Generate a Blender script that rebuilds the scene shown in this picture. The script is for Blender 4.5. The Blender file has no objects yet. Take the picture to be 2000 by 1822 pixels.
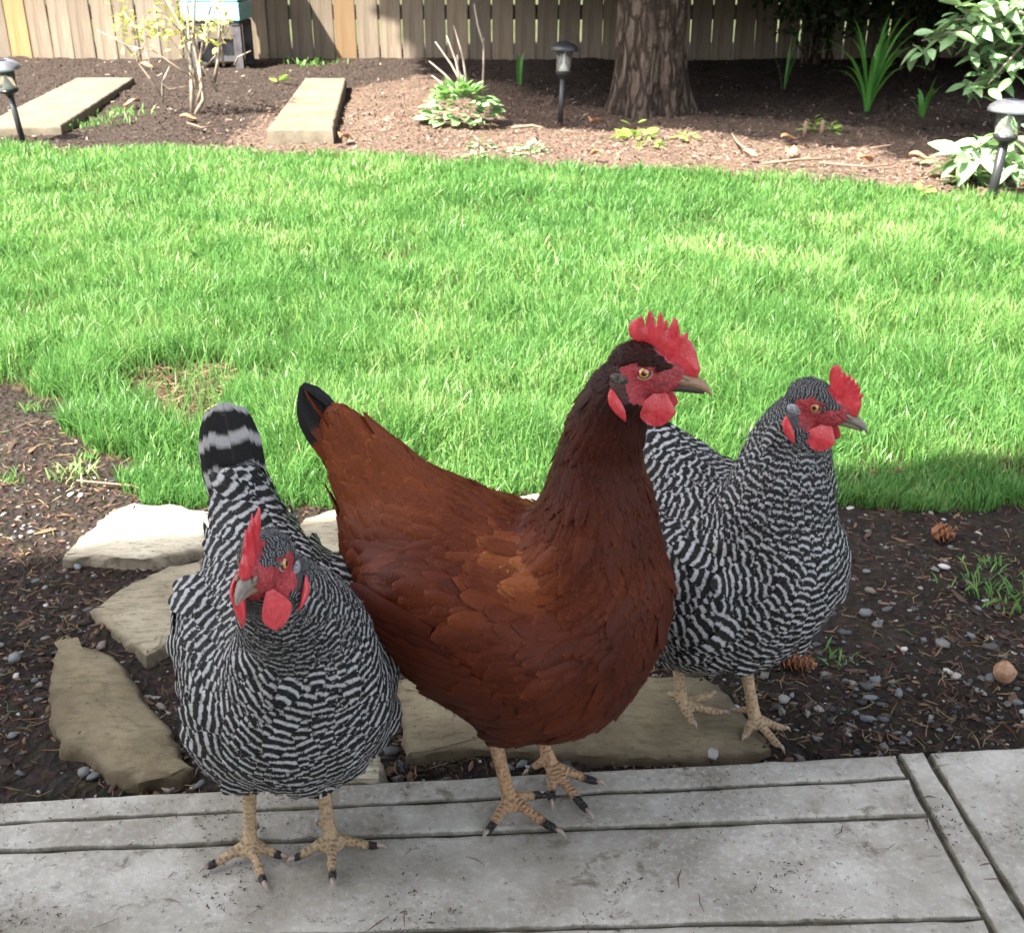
import bpy, math, random
import numpy as np
from mathutils import Vector, Matrix
from mathutils.bvhtree import BVHTree

random.seed(7)
RNG = np.random.default_rng(7)
S = bpy.context.scene
COL = S.collection
R = math.radians

# ------------------------------------------------------------------ camera
CAM_H, PITCH, FPX = 0.70, R(25.0), 2200.0
cam = bpy.data.cameras.new('camera')
cam.sensor_width = 36.0
cam.lens = FPX / 2000.0 * 36.0
cam.clip_start, cam.clip_end = 0.02, 2000.0
cam.dof.use_dof = True
cam.dof.focus_distance = 0.95
cam.dof.aperture_fstop = 24.0
camo = bpy.data.objects.new('camera', cam)
camo.location = (0, 0, CAM_H)
camo.rotation_euler = (R(90) - PITCH, 0, 0)
COL.objects.link(camo)
S.camera = camo

# ------------------------------------------------------------------ sky, sun, exposure
SUN_EL = R(54.0)
SHADOW = Vector((0.80, 0.60, 0.0)).normalized()          # direction in which shadows fall on the ground
SUN_DIR = Vector((SHADOW.x * math.cos(SUN_EL), SHADOW.y * math.cos(SUN_EL), -math.sin(SUN_EL)))
world = bpy.data.worlds.new('World')
S.world = world
world.use_nodes = True
wn = world.node_tree.nodes
sky = wn.new('ShaderNodeTexSky')
sky.sky_type = 'NISHITA'
sky.sun_disc = False
sky.sun_elevation = SUN_EL
sky.sun_rotation = math.atan2(-SHADOW.x, -SHADOW.y)
sky.altitude = 50
sky.air_density = 1.0
sky.dust_density = 3.0
bg = wn['Background']
bg.inputs['Strength'].default_value = 0.115
hsv = wn.new('ShaderNodeHueSaturation')
hsv.inputs['Saturation'].default_value = 0.42                  # a hazy, half-clouded spring sky
world.node_tree.links.new(sky.outputs[0], hsv.inputs['Color'])
world.node_tree.links.new(hsv.outputs[0], bg.inputs['Color'])
sl = bpy.data.lights.new('sun', 'SUN')
sl.energy = 4.7
sl.angle = R(0.53)
sl.color = (1.0, 0.95, 0.86)
so = bpy.data.objects.new('sun', sl)
so.rotation_euler = SUN_DIR.to_track_quat('-Z', 'Y').to_euler()
so.location = (-4, -3, 8)
COL.objects.link(so)
S.view_settings.view_transform = 'Standard'
S.view_settings.look = 'None'
S.view_settings.gamma = 1.0
S.view_settings.use_curve_mapping = False
S.view_settings.exposure = 2.62
S.render.engine = 'CYCLES'
S.cycles.max_bounces = 6
S.cycles.diffuse_bounces = 4
S.cycles.transparent_max_bounces = 8

# ------------------------------------------------------------------ measuring helpers (photo -> place)
CP, SP = math.cos(PITCH), math.sin(PITCH)
def ray(px, py):
    a, b = (px - 1000.0) / FPX, (911.0 - py) / FPX
    return Vector((a, CP + b * SP, -SP + b * CP))
def gp(px, py, z=0.0):                    # the point at height z
    d = ray(px, py)
    t = (z - CAM_H) / d.z
    return Vector((d.x * t, d.y * t, z))
def dp(px, py, y):                        # the point at distance y
    d = ray(px, py)
    t = y / d.y
    return Vector((d.x * t, y, CAM_H + d.z * t))

# ------------------------------------------------------------------ object helpers
def tag(o, label=None, cat=None, group=None, kind=None):
    if label: o['label'] = label
    if cat: o['category'] = cat
    if group: o['group'] = group
    if kind: o['kind'] = kind
    return o
def empty(name, loc=(0, 0, 0), rz=0.0):
    o = bpy.data.objects.new(name, None)
    o.empty_display_size = 0.05
    o.location = loc
    o.rotation_euler = (0, 0, rz)
    COL.objects.link(o)
    return o
def link(name, me, mat=None, parent=None, smooth=True):
    if mat is not None and len(me.materials) == 0: me.materials.append(mat)
    if smooth and len(me.polygons): me.polygons.foreach_set('use_smooth', [True] * len(me.polygons))
    o = bpy.data.objects.new(name, me)
    COL.objects.link(o)
    if parent is not None: o.parent = parent
    return o
def np_mesh(name, V, Fs, attrs=None):
    """V (n,3), Fs list of uniform face arrays"""
    V = np.asarray(V, dtype=np.float32)
    if not isinstance(Fs, (list, tuple)): Fs = [Fs]
    Fs = [np.asarray(f, dtype=np.int32) for f in Fs if len(f)]
    me = bpy.data.meshes.new(name)
    me.vertices.add(len(V))
    me.vertices.foreach_set('co', V.ravel())
    loops = np.concatenate([f.ravel() for f in Fs])
    tot = np.concatenate([np.full(len(f), f.shape[1], np.int32) for f in Fs])
    start = np.concatenate([[0], np.cumsum(tot)[:-1]]).astype(np.int32)
    me.loops.add(len(loops))
    me.loops.foreach_set('vertex_index', loops)
    me.polygons.add(len(tot))
    me.polygons.foreach_set('loop_start', start)
    me.polygons.foreach_set('loop_total', tot)
    for k, a in (attrs or {}).items():
        a = np.asarray(a, dtype=np.float32)
        if a.ndim == 1:
            at = me.attributes.new(k, 'FLOAT', 'POINT'); at.data.foreach_set('value', a)
        else:
            at = me.attributes.new(k, 'FLOAT_VECTOR', 'POINT'); at.data.foreach_set('vector', a.ravel())
    me.update(calc_edges=True)
    me.validate()
    return me
class MB:
    """collects rings, boxes and tubes for one mesh"""
    def __init__(s): s.v, s.f, s.a = [], [], []
    def add(s, vs, fs, a=0.0):
        o = len(s.v)
        s.v += [tuple(v) for v in vs]
        s.f += [tuple(i + o for i in f) for f in fs]
        s.a += [a] * len(vs)
    def loft(s, rings, cap=True, a=0.0):
        n = len(rings[0]); vs = [p for r in rings for p in r]; fs = []
        for i in range(len(rings) - 1):
            for j in range(n):
                k = (j + 1) % n
                fs.append((i * n + j, i * n + k, (i + 1) * n + k, (i + 1) * n + j))
        if cap:
            fs.append(tuple(range(n - 1, -1, -1)))
            fs.append(tuple((len(rings) - 1) * n + j for j in range(n)))
        s.add(vs, fs, a)
    def tube(s, pts, rad, n=8, a=0.0, flat=None):
        pts = [Vector(p) for p in pts]; rings = []; u = None
        for i, p in enumerate(pts):
            t = (pts[min(i + 1, len(pts) - 1)] - pts[max(i - 1, 0)]).normalized()
            if u is None:
                u = t.orthogonal().normalized() if flat is None else (Vector(flat) - t * Vector(flat).dot(t)).normalized()
            else: u = (u - t * u.dot(t)).normalized()
            w = t.cross(u)
            r = rad[i] if hasattr(rad, '__len__') else rad
            ru, rw = r if hasattr(r, '__len__') else (r, r)
            rings.append([p + u * (ru * math.cos(2 * math.pi * k / n)) + w * (rw * math.sin(2 * math.pi * k / n)) for k in range(n)])
        s.loft(rings, True, a)
    def lathe(s, prof, c=(0, 0, 0), n=24, a=0.0):
        c = Vector(c)
        s.loft([[c + Vector((r * math.cos(2 * math.pi * k / n), r * math.sin(2 * math.pi * k / n), z)) for k in range(n)] for r, z in prof], True, a)
    def box(s, c, d, M=None, a=0.0, bev=0.0):
        c = Vector(c); hx, hy, hz = d[0] / 2, d[1] / 2, d[2] / 2
        if bev <= 0:
            P = [Vector((x * hx, y * hy, z * hz)) for z in (-1, 1) for x, y in ((-1, -1), (1, -1), (1, 1), (-1, 1))]
            fs = [(3, 2, 1, 0), (4, 5, 6, 7), (0, 1, 5, 4), (1, 2, 6, 5), (2, 3, 7, 6), (3, 0, 4, 7)]
            if M is not None: P = [M @ p for p in P]
            s.add([p + c for p in P], fs, a)
        else:
            rings = []
            for z, i in ((-hz, bev), (-hz + bev, 0), (hz - bev, 0), (hz, bev)):
                x, y = hx - i, hy - i; b = bev * 0.6
                r = [(-x + b, -y), (x - b, -y), (x, -y + b), (x, y - b), (x - b, y), (-x + b, y), (-x, y - b), (-x, -y + b)]
                rings.append([Vector((p[0], p[1], z)) for p in r])
            if M is not None: rings = [[M @ p for p in r] for r in rings]
            s.loft([[p + c for p in r] for r in rings], True, a)
    def mesh(s, name, attr=None):
        me = bpy.data.meshes.new(name)
        me.from_pydata([tuple(v) for v in s.v], [], s.f)
        if attr:
            at = me.attributes.new(attr, 'FLOAT', 'POINT'); at.data.foreach_set('value', s.a)
        me.update()
        return me
    def build(s, name, mat, parent=None, smooth=True, attr=None):
        return link(name, s.mesh(name, attr), mat, parent, smooth)
def sharp(o, deg=35):
    o.data.set_sharp_from_angle(angle=R(deg))
    return o

# value noise (numpy), for shapes only
_T = np.random.default_rng(3).random((64, 64))
def vnoise(x, y):
    x, y = np.asarray(x, float), np.asarray(y, float)
    xi, yi = np.floor(x).astype(int), np.floor(y).astype(int)
    fx, fy = x - xi, y - yi
    fx, fy = fx * fx * (3 - 2 * fx), fy * fy * (3 - 2 * fy)
    g = lambda a, b: _T[a % 64, b % 64]
    return (g(xi, yi) * (1 - fx) + g(xi + 1, yi) * fx) * (1 - fy) + (g(xi, yi + 1) * (1 - fx) + g(xi + 1, yi + 1) * fx) * fy
def fbm(x, y, o=4):
    s, a, t = 0.0, 1.0, 0.0
    for i in range(o):
        s = s + a * vnoise(np.asarray(x) * 2 ** i + 17.3 * i, np.asarray(y) * 2 ** i + 5.1 * i); t += a; a *= 0.5
    return s / t
def inside(poly, x, y):
    poly = [(p[0], p[1]) for p in poly]
    r = np.zeros(np.shape(x), bool)
    j = len(poly) - 1
    for i in range(len(poly)):
        xi, yi = poly[i]; xj, yj = poly[j]
        c = ((yi > y) != (yj > y)) & (x < (xj - xi) * (y - yi) / (yj - yi + 1e-12) + xi)
        r ^= c
        j = i
    return r

# ------------------------------------------------------------------ material helpers
class NT:
    def __init__(s, name):
        s.m = bpy.data.materials.new(name); s.m.use_nodes = True
        s.t = s.m.node_tree; s.n = s.t.nodes; s.p = s.n['Principled BSDF']
        s.p.inputs['Specular IOR Level'].default_value = 0.3
    def new(s, k, **kw):
        n = s.n.new(k)
        for a, b in kw.items(): setattr(n, a, b)
        return n
    def put(s, sock, v):
        if isinstance(v, bpy.types.NodeSocket): s.t.links.new(v, sock)
        elif v is not None: sock.default_value = v
    def attr(s, name, out='Fac'):
        return s.new('ShaderNodeAttribute', attribute_name=name).outputs[out]
    def obj(s): return s.new('ShaderNodeTexCoord').outputs['Object']
    def pos(s): return s.new('ShaderNodeNewGeometry').outputs['Position']
    def orand(s): return s.new('ShaderNodeObjectInfo').outputs['Random']
    def noise(s, vec, scale, detail=4.0, rough=0.55, dist=0.0, out='Fac'):
        n = s.new('ShaderNodeTexNoise')
        s.put(n.inputs['Vector'], vec); n.inputs['Scale'].default_value = scale
        n.inputs['Detail'].default_value = detail; n.inputs['Roughness'].default_value = rough; n.inputs['Distortion'].default_value = dist
        return n.outputs[out]
    def voro(s, vec, scale, feature='F1', out='Distance', rnd=1.0):
        n = s.new('ShaderNodeTexVoronoi', feature=feature)
        s.put(n.inputs['Vector'], vec); n.inputs['Scale'].default_value = scale; n.inputs['Randomness'].default_value = rnd
        return n.outputs[out]
    def map(s, vec, scale=(1, 1, 1), loc=(0, 0, 0)):
        n = s.new('ShaderNodeMapping'); s.put(n.inputs['Vector'], vec)
        n.inputs['Scale'].default_value = scale; n.inputs['Location'].default_value = loc
        return n.outputs[0]
    def math(s, op, a, b=None, c=None, clamp=False):
        n = s.new('ShaderNodeMath', operation=op); n.use_clamp = clamp
        s.put(n.inputs[0], a)
        if b is not None: s.put(n.inputs[1], b)
        if c is not None: s.put(n.inputs[2], c)
        return n.outputs[0]
    def ramp(s, fac, stops, interp='LINEAR'):
        n = s.new('ShaderNodeValToRGB'); n.color_ramp.interpolation = interp
        e = n.color_ramp.elements
        while len(e) < len(stops): e.new(0.5)
        for i, (p, c) in enumerate(stops):
            e[i].position = p; e[i].color = tuple(c) + (1,) if len(c) == 3 else c
        s.put(n.inputs[0], fac)
        return n.outputs[0]
    def step(s, v, a, b):
        n = s.new('ShaderNodeMapRange', interpolation_type='SMOOTHSTEP')
        s.put(n.inputs[0], v); n.inputs[1].default_value = a; n.inputs[2].default_value = b
        return n.outputs[0]
    def mix(s, fac, a, b, blend='MIX'):
        n = s.new('ShaderNodeMix', data_type='RGBA', blend_type=blend)
        s.put(n.inputs[0], fac)
        for i, v in ((6, a), (7, b)):
            s.put(n.inputs[i], tuple(v) + (1,) if isinstance(v, (tuple, list)) and len(v) == 3 else v)
        return n.outputs[2]
    def bump(s, h, strength=0.3, dist=0.01):
        n = s.new('ShaderNodeBump'); n.inputs['Strength'].default_value = strength; n.inputs['Distance'].default_value = dist
        s.put(n.inputs['Height'], h)
        s.put(s.p.inputs['Normal'], n.outputs[0])
    def fin(s, col, rough=0.6, spec=None, **kw):
        s.put(s.p.inputs['Base Color'], tuple(col) + (1,) if isinstance(col, (tuple, list)) and len(col) == 3 else col)
        s.put(s.p.inputs['Roughness'], rough)
        if spec is not None: s.p.inputs['Specular IOR Level'].default_value = spec
        for k, v in kw.items(): s.put(s.p.inputs[k.replace('_', ' ')], v)
        return s.m
    def translucent(s, col, fac):
        tr = s.new('ShaderNodeBsdfTranslucent'); s.put(tr.inputs[0], col)
        mx = s.new('ShaderNodeMixShader'); mx.inputs[0].default_value = fac
        s.t.links.new(s.p.outputs[0], mx.inputs[1]); s.t.links.new(tr.outputs[0], mx.inputs[2])
        out = [n for n in s.n if n.type == 'OUTPUT_MATERIAL'][0]
        s.t.links.new(mx.outputs[0], out.inputs['Surface'])
        return s.m
from mathutils.geometry import delaunay_2d_cdt

# ================================================================== THE GROUND
lawn_px = [(-900, 700), (-300, 710), (0, 738), (70, 750), (125, 775), (128, 845), (180, 885), (232, 895), (262, 950), (300, 975), (400, 985),
           (640, 985), (760, 980), (900, 968), (1050, 965), (1250, 975), (1640, 985), (1850, 985), (2000, 990), (2900, 1010),
           (2900, 470), (2300, 425), (2000, 395), (1750, 370), (1500, 350), (1250, 335), (1000, 318), (700, 305), (400, 298), (0, 290), (-600, 285), (-900, 285)]
LAWN = [gp(x, y, -0.02) for x, y in lawn_px]
bare_px = [(250, 735), (285, 708), (330, 716), (380, 700), (450, 704), (478, 730), (462, 775), (430, 800), (400, 838), (345, 842), (322, 806), (285, 795), (298, 765)]
BARE = [gp(x, y, -0.02) for x, y in bare_px]
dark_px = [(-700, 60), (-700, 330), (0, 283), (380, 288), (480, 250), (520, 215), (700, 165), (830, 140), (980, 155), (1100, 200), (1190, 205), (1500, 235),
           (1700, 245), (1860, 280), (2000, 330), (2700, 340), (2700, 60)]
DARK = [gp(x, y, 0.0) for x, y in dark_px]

def far_edge(x):                                     # distance of the lawn's far edge at x
    xs = [p.x for p in LAWN[20:]][::-1]; ys = [p.y for p in LAWN[20:]][::-1]
    return np.interp(x, xs, ys)
def ground_z(x, y):
    x, y = np.asarray(x, float), np.asarray(y, float)
    near = -0.028 + 0.016 * (fbm(x * 9, y * 9, 3) - 0.5) + 0.010 * (fbm(x * 38, y * 38, 3) - 0.5)
    b = np.clip((y - far_edge(x)) / 0.5, 0, 1)
    bed = -0.012 + 0.035 * (fbm(x * 2.2 + 40, y * 2.2, 3) - 0.5) + 0.030 * (fbm(x * 11 + 9, y * 11, 3) - 0.5)
    return near * (1 - b) + bed * b

NR, NC = 420, 560
ty = np.linspace(0, 1, NR)
gy = 0.25 * (9.2 / 0.25) ** ty
sx = np.linspace(-1, 1, NC)
GX = np.outer(gy * 0.84 + 0.75, sx)
GY = np.repeat(gy[:, None], NC, 1)
GZ = ground_z(GX, GY)
V = np.stack([GX, GY, GZ], -1).reshape(-1, 3)
ii, jj = np.meshgrid(np.arange(NR - 1), np.arange(NC - 1), indexing='ij')
a0 = (ii * NC + jj).ravel()
F = np.stack([a0, a0 + 1, a0 + NC + 1, a0 + NC], -1)
cx, cy = V[F].mean(1)[:, 0], V[F].mean(1)[:, 1]
wob = 0.05 * (fbm(cx * 14, cy * 14, 3) - 0.5)
inl = inside(LAWN, cx + wob, cy + wob)
inb = (cy > far_edge(cx) - 0.05) & ~inl

def dirt(name, c0, c1, c2, scale=60):
    m = NT(name); p = m.pos()
    n1 = m.noise(p, scale, 6, 0.7); n2 = m.noise(p, scale * 0.13, 4, 0.6); n3 = m.voro(p, scale * 2.2, out='Color')
    col = m.ramp(n1, [(0.25, c0), (0.55, c1), (0.8, c2)])
    col = m.mix(m.step(n2, 0.35, 0.7), col, m.mix(0.5, col, c0), 'MIX')
    col = m.mix(0.35, col, m.mix(1.0, col, n3, 'MULTIPLY'))
    m.bump(m.math('ADD', n1, m.voro(p, scale * 1.7)), 0.9, 0.012)
    return m, col
m, col = dirt('dark_soil', (0.014, 0.010, 0.008), (0.042, 0.031, 0.024), (0.095, 0.072, 0.055))
M_SOIL = m.fin(col, 0.95, 0.15)
m, col = dirt('turf_soil', (0.045, 0.034, 0.018), (0.085, 0.062, 0.034), (0.14, 0.10, 0.06))
M_TURF = m.fin(col, 0.95, 0.1)
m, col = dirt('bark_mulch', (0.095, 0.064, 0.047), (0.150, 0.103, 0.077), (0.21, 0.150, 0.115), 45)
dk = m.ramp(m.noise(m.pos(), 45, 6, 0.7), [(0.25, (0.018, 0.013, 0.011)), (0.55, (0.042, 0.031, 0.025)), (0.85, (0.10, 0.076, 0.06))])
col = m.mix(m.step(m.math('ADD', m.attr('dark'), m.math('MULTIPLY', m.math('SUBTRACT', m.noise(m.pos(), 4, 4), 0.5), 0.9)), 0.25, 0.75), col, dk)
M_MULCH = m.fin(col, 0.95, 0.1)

def region(name, mask, mat, attr=False):
    f = F[mask]; used, inv = np.unique(f, return_inverse=True)
    v = V[used]
    at = None
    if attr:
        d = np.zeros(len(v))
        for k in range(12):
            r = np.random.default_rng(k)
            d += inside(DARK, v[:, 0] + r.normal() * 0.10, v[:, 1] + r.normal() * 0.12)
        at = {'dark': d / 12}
    o = link(name, np_mesh(name, v, inv.reshape(-1, 4), at), mat)
    return tag(o, kind='structure')
region('soil', ~inl & ~inb, M_SOIL)
region('lawn', inl, M_TURF)
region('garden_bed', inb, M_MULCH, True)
g = MB(); g.add([(-400, -60, -0.09), (400, -60, -0.09), (400, 900, -0.09), (-400, 900, -0.09)], [(0, 1, 2, 3)])
m = NT('open_ground'); p = m.pos()
M_OPEN = m.fin(m.ramp(m.noise(p, 0.7, 6), [(0.3, (0.035, 0.045, 0.016)), (0.6, (0.055, 0.06, 0.026)), (0.8, (0.08, 0.065, 0.038))]), 0.95, 0.1)
tag(g.build('ground', M_OPEN), kind='structure')

# ------------------------------------------------------------------ grass
def grass_blades(x, y, h, w, lean_dir, lean, tone):
    n = len(x); z = ground_z(x, y) - 0.004
    a = RNG.uniform(0, 2 * np.pi, n)
    bx, by = np.cos(a), np.sin(a)
    dx, dy = np.cos(lean_dir), np.sin(lean_dir)
    rows = []
    for v, ww in ((0, 0.8), (0.4, 1.0), (0.75, 0.72)):
        off = lean * h * v ** 1.8
        zz = z + h * v * (1 - 0.25 * lean * v)
        for s in (-1, 1):
            rows.append(np.stack([x + dx * off + s * bx * w * ww / 2, y + dy * off + s * by * w * ww / 2, zz], -1))
    off = lean * h
    rows.append(np.stack([x + dx * off, y + dy * off, z + h * (1 - 0.33 * lean)], -1))
    P = np.stack(rows, 1)                             # n,7,3
    base = (np.arange(n) * 7)[:, None]
    q = np.concatenate([base + np.array([[0, 1, 3, 2]]), base + np.array([[2, 3, 5, 4]])])
    t = base + np.array([[4, 5, 6]])
    up = np.tile(np.array([0, 0, 0.4, 0.4, 0.75, 0.75, 1.0]), n)
    return P.reshape(-1, 3), q, t, up, np.repeat(tone, 7)
NB = 310000
yy = 1.15 * (4.9 / 1.15) ** RNG.random(NB * 3)
xx = (yy * 0.70 + 0.30) * RNG.uniform(-1, 1, NB * 3)
wob = 0.06 * (fbm(xx * 14, yy * 14, 3) - 0.5)
keep = inside(LAWN, xx + wob, yy + wob) & ~(inside(BARE, xx + wob, yy + wob * 1.5) & (RNG.random(len(xx)) < 0.90))
cl = fbm(xx * 9, yy * 9, 3)
keep &= RNG.random(len(xx)) < np.clip(0.35 + 1.7 * (cl - 0.25), 0.2, 1)
xx, yy, cl = xx[keep][:NB], yy[keep][:NB], cl[keep][:NB]
h = (0.030 + 0.045 * np.clip(fbm(xx * 3.1, yy * 3.1, 3), 0, 1) + 0.030 * (cl - 0.4)) * RNG.uniform(0.55, 1.25, len(xx))
edge_near = np.clip((yy - 1.38) / 0.25, 0.55, 1)
h *= edge_near * np.interp(yy, [1.3, 3.0, 4.4], [1.0, 0.95, 0.8])
w = 0.0020 * np.maximum(1.0, yy / 2.1) * RNG.uniform(0.7, 1.3, len(xx))
ld = 2 * np.pi * fbm(xx * 4.5 + 3, yy * 4.5, 2) * 2 + RNG.normal(0, 1.7, len(xx))
lean = np.clip(RNG.normal(0.38, 0.24, len(xx)), 0.03, 0.95)
tone = np.clip(0.52 + 0.5 * (fbm(xx * 1.6 + 11, yy * 1.6, 3) - 0.5) + 0.6 * (fbm(xx * 7 + 5, yy * 7, 2) - 0.5) + RNG.normal(0, 0.22, len(xx)), 0, 1)
P, q, t, up, tn = grass_blades(xx, yy, h, w, ld, lean, tone)
m = NT('grass_blade')
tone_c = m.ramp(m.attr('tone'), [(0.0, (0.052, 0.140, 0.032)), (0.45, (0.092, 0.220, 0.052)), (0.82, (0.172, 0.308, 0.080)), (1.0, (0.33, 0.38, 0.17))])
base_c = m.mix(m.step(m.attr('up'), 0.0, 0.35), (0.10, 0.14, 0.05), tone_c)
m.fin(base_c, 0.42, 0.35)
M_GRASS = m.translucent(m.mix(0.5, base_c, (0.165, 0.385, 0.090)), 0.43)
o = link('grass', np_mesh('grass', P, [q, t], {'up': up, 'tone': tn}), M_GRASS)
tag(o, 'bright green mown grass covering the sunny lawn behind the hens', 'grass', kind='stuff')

# stray tufts in the soil
def tuft(px, py, n, hh, spread, label, tone0=0.6, cat='grass tuft', z=-0.02, name='grass_tuft'):
    c = gp(px, py, z)
    x = c.x + RNG.normal(0, spread, n); y = c.y + RNG.normal(0, spread * 0.8, n)
    P, q, t, up, tn = grass_blades(x, y, hh * RNG.uniform(0.5, 1.2, n), 0.0026 * np.maximum(1, np.full(n, c.y / 2.2)), RNG.uniform(0, 6.28, n),
                                   np.clip(RNG.normal(0.6, 0.2, n), 0.1, 0.95), np.clip(tone0 + RNG.normal(0, 0.12, n), 0, 1))
    P = P - np.array([c.x, c.y, z])
    o = link(name, np_mesh(name, P, [q, t], {'up': up, 'tone': tn}), M_GRASS)
    o.location = (c.x, c.y, z)
    tag(o, label, cat, 'grass tufts out on the soil', 'stuff')
tuft(140, 920, 60, 0.030, 0.020, 'straw yellow grass tuft on the sunny soil at the left', 0.95)
tuft(60, 790, 30, 0.028, 0.014, 'small green tuft on the soil left of the lawn edge', 0.7)
tuft(15, 925, 30, 0.028, 0.016, 'thin green tuft at the left edge of the soil path', 0.75)
tuft(175, 888, 26, 0.022, 0.012, 'low green tuft just below the lawn corner', 0.7)
tuft(1960, 1150, 90, 0.028, 0.030, 'sparse green tuft growing in gravel at the right edge', 0.5)
tuft(1930, 1092, 30, 0.02, 0.014, 'tiny green tuft above the gravel at the right', 0.65)
tuft(1640, 1275, 22, 0.018, 0.014, 'few short green blades in dark gravel beside the long cone', 0.5)
tuft(200, 250, 60, 0.05, 0.08, 'low weedy tuft on dark mulch right of the left path slab', 0.55)
tuft(240, 228, 60, 0.05, 0.07, 'pale weedy tuft on dark mulch beside the bare shrub', 0.75)
tuft(610, 130, 70, 0.05, 0.10, 'thin weeds on dark mulch behind the middle path slab', 0.6)
tuft(520, 115, 50, 0.10, 0.07, 'bright green seedling clump at the foot of the fence', 0.6)
tuft(680, 108, 40, 0.08, 0.06, 'small green clump at the fence under a pale board', 0.6)

# ------------------------------------------------------------------ loose bits on the soil
def stones(x, y, z, r, tone, jit=0.26):
    """irregular pebbles: squashed and jittered octa-spheres"""
    base = []
    fs = []
    nlat, nlon = 3, 6
    base.append((0, 0, -1))
    for i in range(1, nlat + 1):
        th = math.pi * i / (nlat + 1)
        for k in range(nlon):
            ph = 2 * math.pi * (k + 0.5 * (i % 2)) / nlon
            base.append((math.sin(th) * math.cos(ph), math.sin(th) * math.sin(ph), -math.cos(th)))
    base.append((0, 0, 1))
    B = np.array(base); nb = len(B)
    tri = [(0, 1 + (k + 1) % nlon, 1 + k) for k in range(nlon)]
    for i in range(nlat - 1):
        for k in range(nlon):
            a, b = 1 + i * nlon + k, 1 + i * nlon + (k + 1) % nlon
            c, d = a + nlon, b + nlon
            tri += [(a, b, c), (b, d, c)]
    tri += [(nb - 1, 1 + (nlat - 1) * nlon + k, 1 + (nlat - 1) * nlon + (k + 1) % nlon) for k in range(nlon)]
    T = np.array(tri); n = len(x)
    J = B[None] * (1 + RNG.normal(0, jit, (n, nb, 1)))
    sc = np.stack([r * RNG.uniform(0.8, 1.5, n), r * RNG.uniform(0.6, 1.0, n), r * RNG.uniform(0.28, 0.6, n)], -1)
    J = J * sc[:, None]
    a = RNG.uniform(0, 6.28, n); c, s_ = np.cos(a)[:, None], np.sin(a)[:, None]
    X = J[..., 0] * c - J[..., 1] * s_ + x[:, None]; Y = J[..., 0] * s_ + J[..., 1] * c + y[:, None]
    Z = J[..., 2] + z[:, None] + sc[:, 2:3] * 0.35
    P = np.stack([X, Y, Z], -1).reshape(-1, 3)
    return P, (np.arange(n)[:, None, None] * nb + T[None]).reshape(-1, 3), np.repeat(tone, nb)
def sticks(x, y, z, L, w, tone, bend=0.15, tilt=0.25, thick=0.5):
    n = len(x); a = RNG.uniform(0, 6.28, n)
    d = np.stack([np.cos(a), np.sin(a), RNG.normal(0, tilt, n)], -1); d /= np.linalg.norm(d, axis=1)[:, None]
    b = np.stack([-np.sin(a), np.cos(a), np.zeros(n)], -1)
    up = np.cross(d, b)
    c = np.stack([x, y, z], -1)
    k = (RNG.normal(0, bend, n) * L)[:, None]
    rows = []
    for t, ww in ((-0.5, 0.5), (0, 1.0), (0.5, 0.4)):
        cc = c + d * (L * t)[:, None] + b * k * (1 - 4 * t * t) + np.abs(0)
        for (s1, s2) in ((-1, 0), (0, 1), (1, 0)):
            rows.append(cc + b * (s1 * w * ww / 2)[:, None] + up * (s2 * w * thick * ww)[:, None])
    P = np.stack(rows, 1)
    base = (np.arange(n) * 9)[:, None]
    q = np.concatenate([base + np.array([[0, 1, 4, 3]]), base + np.array([[1, 2, 5, 4]]), base + np.array([[3, 4, 7, 6]]), base + np.array([[4, 5, 8, 7]])])
    return P.reshape(-1, 3), q, np.repeat(tone, 9)
def soil_points(n, y0=0.79, y1=1.75):
    y = y0 * (y1 / y0) ** RNG.random(n * 4); x = (y * 0.60 + 0.25) * RNG.uniform(-1, 1, n * 4)
    w_ = 0.04 * (fbm(x * 14, y * 14, 3) - 0.5)
    k = (~inside(LAWN, x + w_, y + w_)) | inside(BARE, x, y)
    k &= RNG.random(len(x)) < np.clip(0.3 + 1.8 * (fbm(x * 5 + 3, y * 5 + 8, 2) - 0.2), 0.15, 1)
    return x[k][:n], y[k][:n]
x, y = soil_points(4300)
gx2, gy2 = soil_points(1500)
k = (gx2 > 0.25) | (RNG.random(len(gx2)) < 0.15)
x = np.concatenate([x, gx2[k]]); y = np.concatenate([y, gy2[k]])
r = np.clip(0.0016 * RNG.lognormal(0.22, 0.58, len(x)), 0.0008, 0.0075)
P, T3, tn = stones(x, y, ground_z(x, y), r, RNG.random(len(x)))
m = NT('gravel_stone')
col = m.ramp(m.attr('tone'), [(0.0, (0.03, 0.028, 0.028)), (0.3, (0.075, 0.075, 0.075)), (0.55, (0.15, 0.165, 0.17)), (0.75, (0.16, 0.135, 0.11)), (0.90, (0.27, 0.255, 0.23)), (1.0, (0.48, 0.46, 0.43))])
col = m.mix(0.35, col, m.mix(1.0, col, m.noise(m.pos(), 400, 3), 'MULTIPLY'))
M_GRAVEL = m.fin(col, 0.7, 0.3)
tag(link('gravel', np_mesh('gravel', P, T3, {'tone': tn}), M_GRAVEL, smooth=False), 'grey and white gravel scattered over the dark soil round the hens', 'gravel', kind='stuff')
x, y = soil_points(5500)
P, q, tn = sticks(x, y, ground_z(x, y) + RNG.uniform(0.0005, 0.004, len(x)), RNG.uniform(0.007, 0.026, len(x)), RNG.uniform(0.0008, 0.0016, len(x)), RNG.random(len(x)))
m = NT('fallen_needle')
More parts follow.
